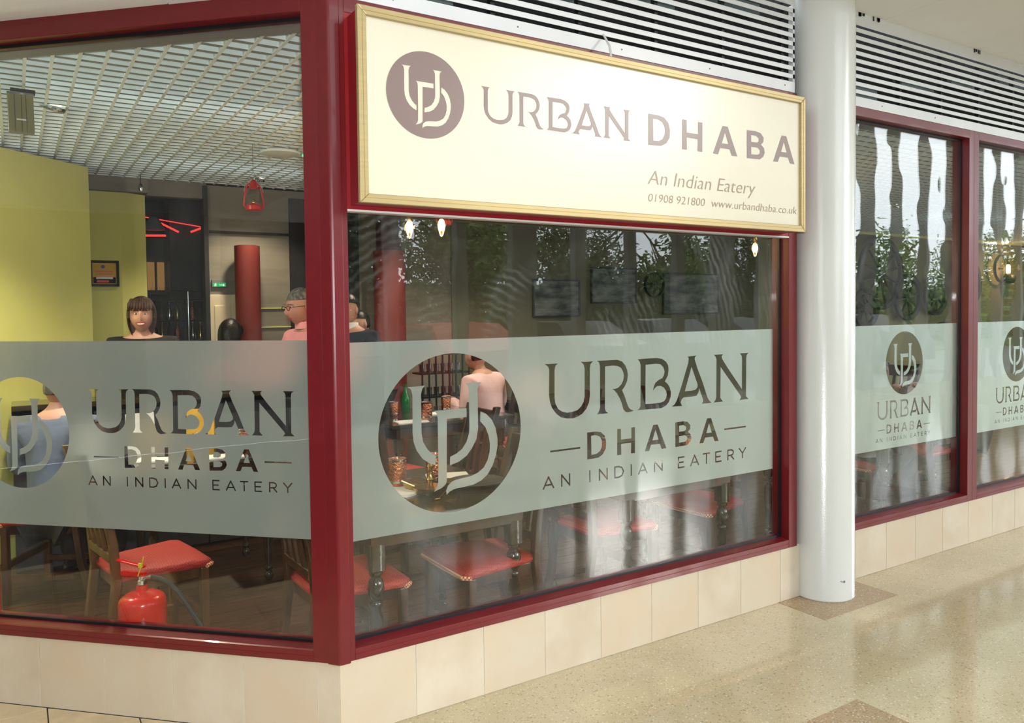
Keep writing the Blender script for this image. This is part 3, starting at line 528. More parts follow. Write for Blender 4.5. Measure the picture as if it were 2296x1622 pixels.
# egg-crate ceiling
ec=empty('ceiling',(0,0,0)); tag(ec,'open egg crate baffle ceiling of the dining room',kind='structure')
Zc=2.69; Hc=.045
def rib_mesh(L,ax):
    return (M().box((-.007,0,0),(.007,L,Hc)) if ax else M().box((0,-.012,.002),(L,.012,Hc))).data('rib','baffle')
x=-2.2
cache={}
while x<14.9:
    y0=max(.16,-x+.16); me=cache.setdefault(round(y0,2),rib_mesh(4.45-y0,1)); link('ceiling_rib',me,ec,(x,y0,Zc)); x+=.1
for k in range(43):
    y=.2+.1*k; x0=max(-2.2,-y+.12); me=rib_mesh(14.9-x0,0); me.materials.append(MT['baffle_painted_shade']); me.polygons[0].material_index=1; link('ceiling_cross_blade',me,ec,(x0,y,Zc))
M().prism([(-3,3),(-.05,.12),(17.5,.12),(17.5,8.1),(-3,8.1)],3.02,3.1).build('ceiling_slab','dark',ec)
bh=M(); bh.box((.06,.11,2.66),(10.4,.19,2.8)); o=bh.build('trim_2','grey',None); tag(o,'grey edge trim of the egg crate ceiling behind the front glazing',kind='structure')
o=M().box((-3.5,.11,2.66),(-.05,.19,2.8)).build('trim_3','grey',None); o.rotation_euler=(0,0,A45); tag(o,'grey edge trim of the egg crate ceiling behind the angled glazing',kind='structure')
# ---------------------------------------------------------------- chairs and tables
def chair(label,kind=0):
    r=empty('dining_chair'); tag(r,label,'chair',None)
    wd='wood' if kind==0 else 'woodl'
    # faces +x; seat front at x=.2
    P=[(-.19,-.17),(.17,-.225),(.20,-.20),(.205,0),(.20,.20),(.17,.225),(-.19,.17)]
    k=M(); n=len(P)
    for z,s in ((.435,.97),(.448,1.0),(.462,.985),(.472,.90),(.478,.6)): k.v+=[(p[0]*s,p[1]*s,z) for p in P]
    for j in range(4):
        for q in range(n): k.f.append((j*n+q,j*n+(q+1)%n,(j+1)*n+(q+1)%n,(j+1)*n+q))
    k.f+=[tuple(range(n))[::-1],tuple(range(4*n,5*n))]
    st=k.build('seat','seat',r,smooth=True)
    k=M(); pts=[(p[0]*1.0,p[1]*1.0,.440) for p in P[1:6]]; k.tube(pts,.010,6); k.build('seat_piping','welt',st)
    M().box((-.17,-.165,.375),(.165,.165,.434)).build('seat_rail',wd,r,bevel=.004)
    for s in (-1,1):
        M().prism([(.145,s*.205-.018),(.18,s*.205-.018),(.18,s*.205+.018),(.145,s*.205+.018)],0,.434).build('leg',wd,r,bevel=.004)
        k=M(); q=[(-.27,0),(-.22,.2),(-.19,.44),(-.20,.6),(-.235,.8),(-.29,1.0)]
        for j,(x,z) in enumerate(q):
            w=.02; k.v+=[(x-.017,s*.165-w,z),(x+.017,s*.165-w,z),(x+.017,s*.165+w,z),(x-.017,s*.165+w,z)]
        for j in range(len(q)-1):
            for e in range(4): k.f.append((4*j+e,4*j+(e+1)%4,4*j+4+(e+1)%4,4*j+4+e))
        k.f+=[(3,2,1,0),tuple(range(4*len(q)-4,4*len(q)))]; k.build('back_post',wd,r,bevel=.004)
        M().box((-.19,s*.175-.009,.13),(.15,s*.19+.009 if s>0 else s*.175+.009,.16)).build('stretcher',wd,r)
    k=M(); 
    for z in (.93,): k.box((-.285,-.15,z-.06),(-.262,.15,z+.05))
    k.build('top_rail',wd,r,bevel=.006)
    M().box((-.215,-.15,.52),(-.195,.15,.56)).build('lower_rail',wd,r,bevel=.004)
    for j in range(3):
        yy=-.08+.08*j; k=M(); q=[(-.207,.55),(-.235,.72),(-.272,.88)]
        for x,z in q: k.v+=[(x-.006,yy-.016,z),(x+.006,yy-.016,z),(x+.006,yy+.016,z),(x-.006,yy+.016,z)]
        for a in range(2):
            for e in range(4): k.f.append((4*a+e,4*a+(e+1)%4,4*a+4+(e+1)%4,4*a+4+e))
        k.build('back_slat',wd,r)
    M().box((.15,-.19,.2),(.17,.19,.235)).build('front_stretcher',wd,r)
    return r
C0=chair('dark wooden chair with red check seat behind the fire extinguisher',1); put(C0,(-.475,1.17,0),RD(10))
def another(src,loc,rz,label,group=None):
    c=copy_tree(src); put(c,loc,rz,label); c['group']=group or 'red seated dining chairs'; return c
C0['group']='red seated dining chairs'
C1=chair('dark chair with red check seat under the near table right of its leg'); put(C1,(.80,.36,0),RD(180)); C1['group']='red seated dining chairs'
another(C1,(.185,.43,0),RD(2),'dark chair with red check seat just behind the corner post')
another(C1,(2.36,.52,0),RD(185),'dark chair with red seat at the right end of the main window')
another(C1,(1.62,.50,0),RD(0),'dark chair with red seat tucked left of the second window table')
for i,(x,y,a,lab) in enumerate(((1.15,1.45,180,'red seated chair beyond the near table, seen through the logo circle'),(.75,1.75,20,'red seated chair left of the middle table, seen in the logo circle'),(1.25,2.35,10,'red seated chair drawn up to the tumbler table, lower left side'),(2.35,2.0,170,'red seated chair on the right side of the tumbler table'),(2.6,3.1,190,'dark chair in front of the pale pink shirted diner'),(4.15,.72,178,'red seated chair under the white shirted diner'),(4.95,.75,90,'red seated chair under the lavender shirted diner'),(-.80,2.45,150,'chair under the blue shirted diner at the left edge'),(3.3,1.6,0,'chair between the column and the far dining table'),(6.3,1.9,180,'chair at the far table below the cart wheels'))):
    another(C1,(x,y,0),RD(a),lab)
LEGP=[(.016,0),(.024,.01),(.027,.03),(.02,.05),(.015,.055),(.022,.065),(.022,.075),(.016,.085),(.020,.12),(.026,.25),(.027,.34),(.018,.375),(.026,.39),(.026,.402),(.018,.41),(.030,.43),(.035,.462),(.029,.492),(.018,.505),(.028,.515),(.028,.527),(.02,.533),(.030,.538)]
def table(label,x0,y0,x1,y1,grp='dark dining tables'):
    r=empty('dining_table',((x0+x1)/2,(y0+y1)/2,0)); tag(r,label,'table',grp); a,b=(x1-x0)/2,(y1-y0)/2
    M().box((-a,-b,.722),(a,b,.752)).build('tabletop','turned',r,bevel=.008)
    M().box((-a+.06,-b+.06,.63),(a-.06,b-.06,.722)).build('apron','wood',r,bevel=.002)
    for sx in (-1,1):
        for sy in (-1,1):
            cx,cy=sx*(a-.09),sy*(b-.09)
            l=M().lathe(LEGP,(cx,cy,0),18); l.prism([(cx-.033,cy-.026),(cx-.026,cy-.033),(cx+.026,cy-.033),(cx+.033,cy-.026),(cx+.033,cy+.026),(cx+.026,cy+.033),(cx-.026,cy+.033),(cx-.033,cy+.026)],.536,.64)
            l.build('leg','turned',r,smooth=True)
    return r
table('dark table with turned legs right inside the main window, laid with copper and brass',.14,.12,.975,1.02)
table('dark table with turned legs near the right end of the main window',1.45,.12,2.30,.95)
table('dark table with copper tumblers in the middle of the room',1.30,2.55,2.35,3.45)
table('dark table far behind seen under the pale pink shirt',2.85,2.9,3.7,3.7)
table('dark table right of the column beside the white shirted diner',3.25,.25,3.95,.95)
table('dark table in front of the lavender shirted diner',5.2,1.15,6.1,1.95)
table('dark table near the extinguisher chair with one turned leg in view',-.45,1.87,.345,2.6)
TZ=.752
def on_table(name,label,cat,loc,parts,group=None,rz=0):
    r=empty(name,loc,rz); tag(r,label,cat,group)
    for n,k,mt,sm in parts: k.build(n,mt,r,smooth=sm)
    return r
def tumbler(label,x,y,sc=1,group='copper tumblers'):
    b=M().lathe([(.030,0),(.033,.004),(.038,.11),(.037,.115)],n=28); rm=M().lathe([(.0385,.108),(.0395,.112),(.0395,.118),(.036,.118),(.034,.02),(.001,.018)],n=28,cap=False)
    r=on_table('tumbler',label,'tumbler',(x,y,TZ),[('copper_body',b,'copper',True),('steel_lining',rm,'steel',True)],group); r.scale=(sc,sc,sc); return r
tumbler('hammered copper tumbler with steel rim standing behind the brass bottle',.695,.60,1.25)
tumbler('hammered copper tumbler partly cut off by the left edge of the logo circle',.525,.66,1.15)
tumbler('left copper tumbler on the middle table',1.52,3.03); tumbler('centre copper tumbler on the middle table beside white menus',1.63,2.66,1.2); tumbler('right copper tumbler on the middle table',1.99,3.05,1.05)
tumbler('copper tumbler seen through the frosted word on the second window table',1.75,.62); tumbler('copper tumbler near the right end of the second window table',2.16,.4)
k1=M().lathe([(.052,0),(.056,.006),(.04,.012),(.014,.022),(.010,.05),(.018,.062),(.010,.075),(.009,.11),(.016,.122),(.008,.135),(.012,.15),(.002,.162)],n=24)
on_table('brass_bell','slim turned brass bell standing on the near table','bell',(.600,.46,TZ),[('body',k1,'brass',True)])
def bowl(label,x,y,rr=.065):
    o1=M().lathe([(rr*.5,0),(rr*.8,.008),(rr,.034),(rr*1.03,.040)],n=28); i1=M().lathe([(rr*1.03,.041),(rr*.95,.036),(rr*.6,.010),(.001,.007)],n=28,cap=False)
    return on_table('bowl',label,'bowl',(x,y,TZ),[('brass_outside',o1,'brass',True),('steel_inside',i1,'steel',True)],'brass rimmed pickle bowls')
bowl('steel lined brass bowl left on the near table',.575,.56); bowl('steel lined brass bowl in front under the brass bell',.570,.42,.07); bowl('steel lined brass bowl right of the tall copper tumbler',.70,.47,.05)
def spoon(label,x,y,z,rz):
    k=M().sph((0,0,0),(.020,.013,.004),12,6); k.tube([(.018,0,.002),(.06,0,.018),(.12,0,.045)],[.0025,.002,.0035],6); return on_table('spoon',label,'spoon',(x,y,z),[('bowl_and_handle',k,'brass',True)],'serving spoons',rz)
spoon('brass spoon lying on the near table in front of the bowls',.565,.32,TZ+.004,RD(30)); spoon('brass spoon leaning out of the left bowl',.585,.57,TZ+.02,RD(120)); spoon('brass spoon leaning out of the front bowl',.575,.43,TZ+.02,RD(150))
def sheet(label,x,y,rz,w=.15,d=.21,name='menu_card'):
    k=M(); k.box((-w/2,-d/2,.0005),(w/2,d/2,.004)); k.box((-w/2+.004,-d/2+.004,.004),(w/2-.002,d/2-.003,.008)); return on_table(name,label,'menu',(x,y,TZ),[('leaves',k,'paper',False)],'white menu cards',rz)
sheet('white menu card left on the near table beside the cut off tumbler',.50,.55,RD(20)); sheet('white menu card at the back of the near table',.82,.72,RD(70))
sheet('white menu card on the near edge of the middle table',1.50,2.66,RD(85),.14,.24); sheet('white menu card between the tumblers of the middle table',1.80,2.98,RD(70)); sheet('white menu card lying on the second window table',1.95,.45,RD(50),.18,.24)
tumbler('copper tumbler at the right end of the table behind the left window word band',.16,2.12,1.1); tumbler('copper tumbler in the middle of the table behind the left window word band',-.08,2.12,1.1)
sheet('white menu card at the left on the table behind the left window',-.33,2.10,RD(60)); sheet('white menu card at the front of the table behind the left window',.02,1.98,RD(80),.14,.22)
bowl('steel lined brass bowl on the table behind the left window',.10,2.0,.055)
for x_,y_,rz_,m_,l_ in ((-.36,2.42,10,'paper','standing white folded menu behind the first letter in the left window'),(-.02,2.42,-20,'poster','standing yellow folded menu behind the fourth letter in the left window')):
    k=M(); k.v=[(-.08,-.04,0),(.08,-.04,0),(.08,0,.24),(-.08,0,.24),(-.08,.04,0),(.08,.04,0),(-.08,-.036,0),(.08,-.036,0),(.08,.0,.234),(-.08,.0,.234),(-.08,.036,0),(.08,.036,0)]
    k.f=[(0,1,2,3),(3,2,5,4),(6,9,8,7),(9,10,11,8),(0,3,9,6),(1,7,8,2),(3,4,10,9),(2,8,11,5)]; on_table('folded_menu',l_,'menu',(x_,y_,TZ),[('leaves',k,m_,False)],'standing folded menus',RD(rz_))
pl=M().lathe([(.09,0),(.10,.004),(.135,.014),(.138,.018),(.13,.017),(.10,.008),(.001,.007)],n=36,cap=False); on_table('plate','round dark metal plate on the near table behind the letter D','plate',(.86,.50,TZ),[('dish',pl,'blackm',True)])
# ---------------------------------------------------------------- fire extinguishers
def extinguisher(label,x,y,rz,hose=True):
    r=empty('fire_extinguisher',(x,y,0),rz); tag(r,label,'extinguisher','fire extinguishers by the left window')
    M().lathe([(.09,0),(.096,.008),(.096,.398),(.094,.412),(.086,.426),(.066,.438),(.036,.446),(.024,.450),(.022,.475)],n=40).build('cylinder','extred',r,smooth=True)
    M().lathe([(.015,.475),(.02,.478),(.02,.495),(.013,.5),(.013,.512)],n=20).build('valve','steel',r,smooth=True)
    M().extr([(-.008,.51),(-.012,.53),(.012,.53),(.008,.51)],-.10,.02).build('carry_handle','extred',r,bevel=.003)
    k=M(); k.v=[(.015,-.010,.548),(.015,.010,.548),(.015,.010,.556),(.015,-.010,.556),(-.12,-.010,.572),(-.12,.010,.572),(-.12,.010,.580),(-.12,-.010,.580)]; k.f=[(0,1,2,3),(7,6,5,4),(0,4,5,1),(1,5,6,2),(2,6,7,3),(3,7,4,0)]
    k.build('squeeze_lever','extred',r,bevel=.002)
    M().tube([(-.01,-.012,.515),(.01,-.013,.56),(.022,-.013,.60)],.0022,6).build('seal_tie','yplastic',r)
    M().box((-.004,-.018,.552),(.014,-.008,.572)).build('seal_tag','yplastic',r,bevel=.002)
    M().tube([(.012,0,.503),(.03,0,.51),(.055,0,.512)],.009,10).build('outlet','steel',r,smooth=True)
    if hose:
        M().tube([(.05,0,.512),(.09,.0,.508),(.13,.005,.49),(.18,.01,.44),(.24,.02,.35),(.30,.03,.25),(.35,.035,.18),(.41,.03,.14),(.50,.02,.10)],[.010]*4+[.012,.014,.016,.017,.018],12).build('hose','rubber',r,smooth=True)
    else: M().tube([(-.12,0,.575),(-.10,-.03,.54),(-.06,-.04,.50),(-.02,-.02,.48)],.003,6).build('pin_wire','steel',r,smooth=True)
    return r
extinguisher('red fire extinguisher with yellow seal and black hose behind the left window',-.556,.80,A45).scale=(.95,.95,.97)
extinguisher('second red fire extinguisher, only its handles showing at the left edge',-1.165,1.405,RD(135),False).scale=(1.35,1,1.16)
# ---------------------------------------------------------------- hanging lamps and ceiling things
def lantern(label,x,y,z,s=1):
    r=empty('hurricane_lantern',(x,y,z)); tag(r,label,'lantern','red hurricane lanterns'); r.scale=(s,s,s)
    M().lathe([(.045,0),(.05,.004),(.05,.03),(.035,.042),(.02,.048)],n=24).build('fuel_tank','lantern',r,smooth=True)
    M().lathe([(.024,.05),(.036,.07),(.038,.10),(.028,.135),(.024,.14)],n=20,cap=False).build('glass_globe','clear',r,smooth=True)
    M().lathe([(.028,.14),(.032,.145),(.02,.165),(.022,.18),(.012,.195),(.004,.20)],n=20).build('chimney_cap','lantern',r,smooth=True)
    for s_ in (-1,1): M().tube([(s_*.04,0,.01),(s_*.062,0,.03),(s_*.058,0,.08),(s_*.048,0,.14),(s_*.034,0,.168),(s_*.018,0,.172)],.006,8).build('side_tube','lantern',r,smooth=True)
    M().tube([(-.06,0,.12),(-.045,0,.2),(0,0,.245),(.045,0,.2),(.06,0,.12)],.0018,6).build('bail_wire','steel',r)
    M().lathe([(.010,.048),(.012,.06),(.004,.075)],n=12).build('burner','brass',r,smooth=True)
    M().tube([(0,0,.245),(0,0,max(.3,(Zc-z)/s))],.0012,5).build('hanging_wire','blackm',r)
    return r
lantern('small red hurricane lantern hanging from the ceiling in the left window',.375,2.6,2.255,1.02)
lantern('red hurricane lantern just below the sign in the main window',1.62,2.3,2.19,1.0)
def bulb(label,x,y,z):
    r=empty('pendant_bulb',(x,y,z)); tag(r,label,'lamp','bare filament pendant bulbs')
    M().lathe([(.004,-.07),(.018,-.06),(.030,-.03),(.033,0),(.028,.03),(.016,.055),(.013,.065)],n=20,cap=False).build('glass_bulb','bulbglass',r,smooth=True)
    M().lathe([(.006,-.035),(.011,-.03),(.011,.03),(.006,.035)],n=10).build('filament','filament',r,smooth=True)
    M().lathe([(.015,.06),(.016,.065),(.016,.10),(.006,.11)],n=16).build('socket','brass',r,smooth=True)
    M().tube([(0,0,.108),(0,0,Zc-z)],.0025,6).build('cord','blackm',r)
    light('bulb_light','POINT',(x,y,z),16,(1,.72,.42),.03)
    return r
bulb('left one of the pair of glowing filament bulbs under the sign',.987,1.5,2.075); bulb('right one of the pair of glowing filament bulbs under the sign',1.196,1.5,2.095); bulb('single glowing filament bulb at the right end of the main window',3.941,1.5,2.05)
def downlight(label,x,y,z=None,on=True,tilt=.35):
    z=z or Zc-.002
    r=empty('downlight',(x,y,z)); r.rotation_euler=(tilt,.2,0); tag(r,label,'downlight','recessed ceiling downlights')
    M().lathe([(.062,.004),(.062,-.004),(.052,-.008),(.045,0),(.040,.02)],n=28,cap=False).build('ring','steel',r,smooth=True)
    M().lathe([(.001,.004),(.040,.006),(.042,.010)],n=24,cap=False).build('lens','warmlamp',r)
    if on: light('downlight_beam','SPOT',(x,y,z-.03),160 if x<0 else 80,(1,.84,.62),.04,(0,0,0),RD(120))
    return r
for x,y,l in ((-.766,2.182,'tilted chrome downlight glowing beside the beige ceiling heater'),(.742,3.96,'downlight glowing above the small red lantern'),(2.1,3.4,'small downlight seen above the pendant bulbs in the main window'),(3.3,3.2,'downlight seen in the middle of the main window'),(4.6,2.6,'downlight over the framed canvases'),(7.2,2.4,'downlight lighting the wall left of the cart wheels'),(10.5,2.8,'downlight above the group of cart wheels'),(1.6,1.6,'downlight above the middle table')):
    downlight(l,x,y)
r=empty('ceiling_heater',(-.912,1.75,2.462)); tag(r,'beige slotted panel heater hanging below the grid at upper left','heater'); r.rotation_euler=(RD(-8),0,RD(3)); r.scale=(.60,.60,.68)
for i,(a,b_) in enumerate(((-.09,-.048),(-.044,-.002),(.002,.030),(.034,.085))): M().box((a,-.012,0),(b_,.012,.27)).build('panel_strip','olive2',r,bevel=.002)
M().box((-.095,-.01,.27),(.09,.02,.285)).build('top_edge','steel',r); M().box((-.07,-.02,.285),(.10,.03,.31)).build('mounting_bracket','blackm',r); M().box((-.035,-.016,.08),(.03,-.011,.09)).build('clip','paper',r); M().box((-.09,.012,.0),(.085,.05,.27)).build('backing','grey',r)
r=empty('ceiling_speaker',(.60,2.76,Zc-.012)); tag(r,'flat round disc speaker on the ceiling grid with a green light','speaker'); M().lathe([(.11,-.008),(.13,-.004),(.135,.01),(.1,.014)],n=36).build('disc','baffle',r,smooth=True); M().sph((.155,-.01,0),.008,8,6).build('indicator','led',r)
r=empty('ceiling_sensor',(-.10,4.2,2.56)); tag(r,'small chrome sensor hanging in front of the yellow wall top','sensor'); M().lathe([(.012,0),(.016,.02),(.016,.05),(.006,.06)],n=14).build('body','steel',r,smooth=True); M().tube([(0,0,.06),(0,0,.13)],.003,6).build('stem','blackm',r)
# fluorescent tubes hidden above the grid
for i,(x,y) in enumerate(((-.2,1.6),(.6,3.4),(2.6,1.8),(2.8,3.6),(5.6,2.6),(9,2.6),(12.5,2.6))):
    o=M().tube([(x-.75,y,3.0),(x+.75,y,3.0)],.014,10).build('ceiling_tube_lamp',emit_mat('fluorescent_tube',(.9,.97,1),2),None); tag(o,ORD[i]+' fluorescent tube above the egg crate grid, counted from the front left','lamp','fluorescent tubes above the grid')
    l=light('tube_light','AREA',(x,y,2.985),2.2,(.9,.97,1),1.4); l.data.shape='RECTANGLE'; l.data.size_y=.08
# ---------------------------------------------------------------- bar area
def thing_box(name,label,cat,a,b,mt,group=None,bevel=.004):
    c=((a[0]+b[0])/2,(a[1]+b[1])/2,a[2]); k=M().box((a[0]-c[0],a[1]-c[1],0),(b[0]-c[0],b[1]-c[1],b[2]-a[2])); o=k.build(name,mt,None,bevel=bevel); o.location=c; return tag(o,label,cat,group)
ct=empty('bar_counter',(-.1,3.05,0)); tag(ct,'charcoal panelled bar counter along the back of the left side','counter')
M().box((-.90,-.12,0),(1.0,.14,1.0)).build('carcass','dark',ct)
for a,b_ in ((-.90,-.47),(-.465,.205),(.21,.99)): M().box((a,-.15,.02),(b_-.004,-.12,.97)).build('front_panel','counter',ct,bevel=.003)
M().box((-.90,-.17,1.0),(1.03,.18,1.035)).build('countertop','turned',ct,bevel=.004)
tb=thing_box('black_bar_duct','tall black square duct hanging over the bar','duct',(.465,6.6,1.83),(.84,6.95,2.9),'cabinet')
tb.name='bar_duct'
for a,b_,l in (((.18,6.45,2.61),(.78,6.45,2.527),'long thin red neon tube across the bar ceiling'),((.316,6.43,2.568),(.532,6.43,2.461),'slanting red neon tube left of the black duct'),((.653,6.43,2.467),(.78,6.43,2.522),'short slanting red neon tube right of the black duct'),((.18,6.43,2.41),(.404,6.43,2.418),'level red neon tube above the amber panels')):
    o=M().tube([a,b_],.010 if 'long' not in l else .005,8).build('neon_tube','neon',None); tag(o,l,'neon tube','red neon tubes over the bar')
r=empty('backlit_cabinet',(.36,6.9,1.85)); tag(r,'amber backlit glass cabinet beside the black duct','cabinet')
for x in (-.09,.01): M().box((x,-.02,.0),(x+.075,0,.31)).build('amber_panel','orange',r)
k=M(); 
for q in ((-.12,-.03,-.05,.12,.01,0),(-.12,-.03,.31,.12,.01,.36),(-.13,-.03,-.05,-.09,.01,.36),(-.015,-.03,0,.01,.01,.31),(.085,-.03,-.05,.12,.01,.36)): k.box(q[:3],q[3:])
k.build('cabinet_frame','wood',r)
o=M().lathe([(.02,.14),(.05,.12),(.10,.03),(.11,0)],(-1.5,1.9,2.4),24).build('pendant_lampshade','shadeg',None,smooth=True); tag(o,'added unseen pendant lampshade brightening the olive partition wall at the left','lamp'); light('added_partition_fill','POINT',(-1.5,1.9,2.38),62,(1,.93,.8),.05)  # unseen lamp added to brighten the olive partition
o=M().lathe([(.02,.14),(.05,.12),(.10,.03),(.11,0)],(.27,6.3,2.46),24).build('lamp_shade_pendant','shadeg',None,smooth=True); o.name='pendant_lampshade'; tag(o,'pale grey pendant lampshade half hidden by the yellow wall','lamp')
r=empty('bottle_shelf',(.42,6.3,1.2)); tag(r,'bar shelf unit with chrome pole behind the smiling woman','shelf')
for z in (.08,.3,.52): M().box((-.2,-.08,z),(.4,.08,z+.015)).build('shelf_board','blackm',r)
M().tube([(.15,-.1,0),(.15,-.1,.62)],.008,8).build('pole','steel',r,smooth=True)
random.seed(3)
me_b=M().lathe([(.030,0),(.033,.01),(.033,.12),(.012,.16),(.012,.21)],n=12).data('bottle','clear',True); me_g=M().lathe([(.022,0),(.004,.006),(.004,.06),(.026,.09),(.028,.13)],n=12,cap=False).data('wine_glass','clear',True)
bcol=['steel','brass','blackm','copper','clear']
for z in (.095,.315):
    for q in range(7):
        bc=bcol[(q+int(z*10))%5]; me=me_b.copy(); me.materials.clear(); me.materials.append(MT[bc]); o=link('bottle',me,None,(.42-.17+.075*q,6.29,1.2+z)); tag(o,ORD[q]+' bottle from the left on the '+('lower' if z<.2 else 'upper')+' bar shelf','bottle','bottles on the bar shelf')
for q in range(6): o=link('wine_glass',me_g,None,(.25+.08*q,6.27,1.2+.535)); tag(o,ORD[q]+' wine glass from the left on the top bar shelf','glass','wine glasses on the top bar shelf')
es=empty('exit_sign',(.532,4.49,1.815)); tag(es,'small lit green emergency exit sign with running figure and arrow','sign'); M().box((-.06,-.015,-.006),(.06,.01,.06)).build('housing','grey',es,bevel=.003)
k=M().box((-.052,-.017,.0),(.052,-.0155,.034)).build('face','exitg',es)
k=M(); k.sph((-.030,-.018,.026),.004,8,6)
for a,b_ in (((-.03,.022),(-.034,.012)),((-.034,.012),(-.042,.004)),((-.034,.012),(-.026,.003)),((-.032,.02),(-.022,.016)),((-.032,.02),(-.042,.018)),((.0,.014),(.04,.014)),((.03,.022),(.04,.014)),((.03,.006),(.04,.014))): k.tube([(a[0],-.018,a[1]),(b_[0],-.018,b_[1])],.0022,5)
k.build('pictogram','exitw',es)
dr=empty('door_1',(.57,4.49,0)); tag(dr,'cream panelled door in the back wall',kind='structure'); M().box((-.12,-.02,0),(.12,.0,1.745)).build('door_leaf','door',dr,bevel=.003)
for z0,z1 in ((.15,.75),(.85,1.65)): M().box((-.085,-.028,z0),(.05,-.02,z1)).build('door_panel','door',dr,bevel=.006)
M().box((.075,-.035,0),(.095,-.02,1.745)).build('door_moulding','door',dr); M().sph((-.09,-.04,.95),.015,10,8).build('door_knob','brass',dr,smooth=True)
for x,x2,l in ((.73,4.3,'dark red round pillar seen through the left window'),(2.04,4.3,'dark red round pillar seen in the left part of the main window')):
    rr=.105 if x<1 else .15
    r=empty('red_pillar',(x,4.3,0)); tag(r,l,'pillar','red pillars in the dining room'); M().lathe([(rr*1.1,0),(rr*1.1,.1),(rr,.12),(rr,2.16)],n=32).build('shaft','redpan',r,smooth=True); M().lathe([(rr*.8,2.16),(rr*.8,2.69 if x>1 else 2.165)],n=32).build('upper_shaft',mat('deep_red_upper',s2l(64,22,22),.7),r,smooth=True)
# framed pictures
def picture(label,x0,x1,z0,z1,mt,y=4.47):
    c=((x0+x1)/2,y,(z0+z1)/2); w,h=(x1-x0)/2,(z1-z0)/2; r=empty('framed_picture',c); tag(r,label,'picture')
    M().box((-w,-.004,-h),(w,.02,h)).build('canvas',mt,r)
    k=M(); t=.02
    for q in ((-w-t,-.012,-h-t,w+t,.02,-h),(-w-t,-.012,h,w+t,.02,h+t),(-w-t,-.012,-h,-w,.02,h),(w,-.012,-h,w+t,.02,h)): k.box(q[:3],q[3:])
    k.build('frame','blackm',r,bevel=.002); return r
picture('dark framed canvas at the left of the row on the back wall',3.80,4.40,1.52,1.90,'canvas'); picture('dark framed canvas in the middle of the row on the back wall',4.60,5.24,1.67,2.05,'canvas'); picture('large dark framed canvas at the right of the row on the back wall',5.70,6.62,1.53,2.0,'canvas')
pp=picture('small framed yellow poster on the olive bay wall',-.435,-.262,1.83,2.0,'poster',4.49)
M().box((-.08,-.006,-.08),(.08,-.0045,-.03)).build('poster_dark_band','suit',pp); M().box((-.055,-.008,-.072),(.03,-.006,-.055)).build('poster_red_label','lantern',pp); M().box((-.06,-.008,-.045),(.06,-.006,-.028)).build('poster_white_strip','paper',pp); M().lathe([(.014,0),(.014,.002)],n=20).build('poster_blue_emblem',mat('blue_print',s2l(40,70,130),.5),pp,loc=(-.01,-.007,.055)).rotation_euler=(pi/2,0,0)
for z in (.012,-.008): M().box((-.065,-.008,z),(.06,-.006,z+.006)).build('poster_red_line','lantern',pp)
# cart wheels
def wheel(label,x,z,R,ns=10,th=.055,y=4.385,mt='blackm'):
    r=empty('cart_wheel',(x,y,z)); tag(r,label,'wheel','cart wheels on the back wall'); n=48
    k=M(); 
    for j in range(n):
        a=2*pi*j/n
        for rr,yy in ((R,-.025),(R,.025),(R-th,.025),(R-th,-.025)): k.v.append((rr*cos(a),yy,rr*sin(a)))
    for j in range(n):
        for e in range(4): k.f.append((4*j+e,4*((j+1)%n)+e,4*((j+1)%n)+(e+1)%4,4*j+(e+1)%4))
    k.build('rim',mt,r)
    for j in range(ns):
        a=2*pi*j/ns+.2; M().tube([(.04*cos(a),0,.04*sin(a)),((R-th*.5)*cos(a),0,(R-th*.5)*sin(a))],[th*.28,th*.2],8).build('spoke',mt,r,smooth=True)
    h=M().lathe([(.03,-.05),(th*1.1,-.045),(th*1.1,.03),(.03,.04)],n=20).build('hub',mt,r,smooth=True); h.rotation_euler=(pi/2,0,0); return r
MT['wheelw']=mat('weathered_dark_wheel_wood',s2l(38,40,38),.7,0,.15)
for x,z,R,ns,l in ((9.99,2.08,.55,12,'largest dark cart wheel, at the left of the group next to the column'),(10.69,1.72,.36,8,'cart wheel in front, between the largest wheel and the middle one'),(11.46,1.74,.31,8,'smallest cart wheel in the middle of the group'),(12.4,1.95,.42,8,'cart wheel at the right of the group behind the window mullion'),(9.62,1.56,.30,8,'cart wheel low at the left, half hidden by the column')):
    wheel(l,x,z,R,ns,.075,4.385,'wheelw')
r=wheel('thin spoked bicycle wheel on the wall around the glowing lamp',13.55,2.22,.245,22,.012,4.40); r['group']='wall lamp'
r=empty('wall_lamp',(13.68,4.36,2.05)); tag(r,'wall lamp with glowing tubular bulb above a black globe','lamp'); M().sph((.06,0,0),.10,20,14).build('globe','blackm',r,smooth=True); M().lathe([(.03,.09),(.035,.1),(.035,.22),(.02,.24)],n=16).build('bulb','filament',r,smooth=True); light('wall_lamp_light','POINT',(13.66,4.15,2.22),16,(1,.6,.25),.05)
r=wheel('thin spoked wheel with a small black lamp between the canvases',5.48,1.87,.15,16,.01,4.40); r['group']='lamp wheels'
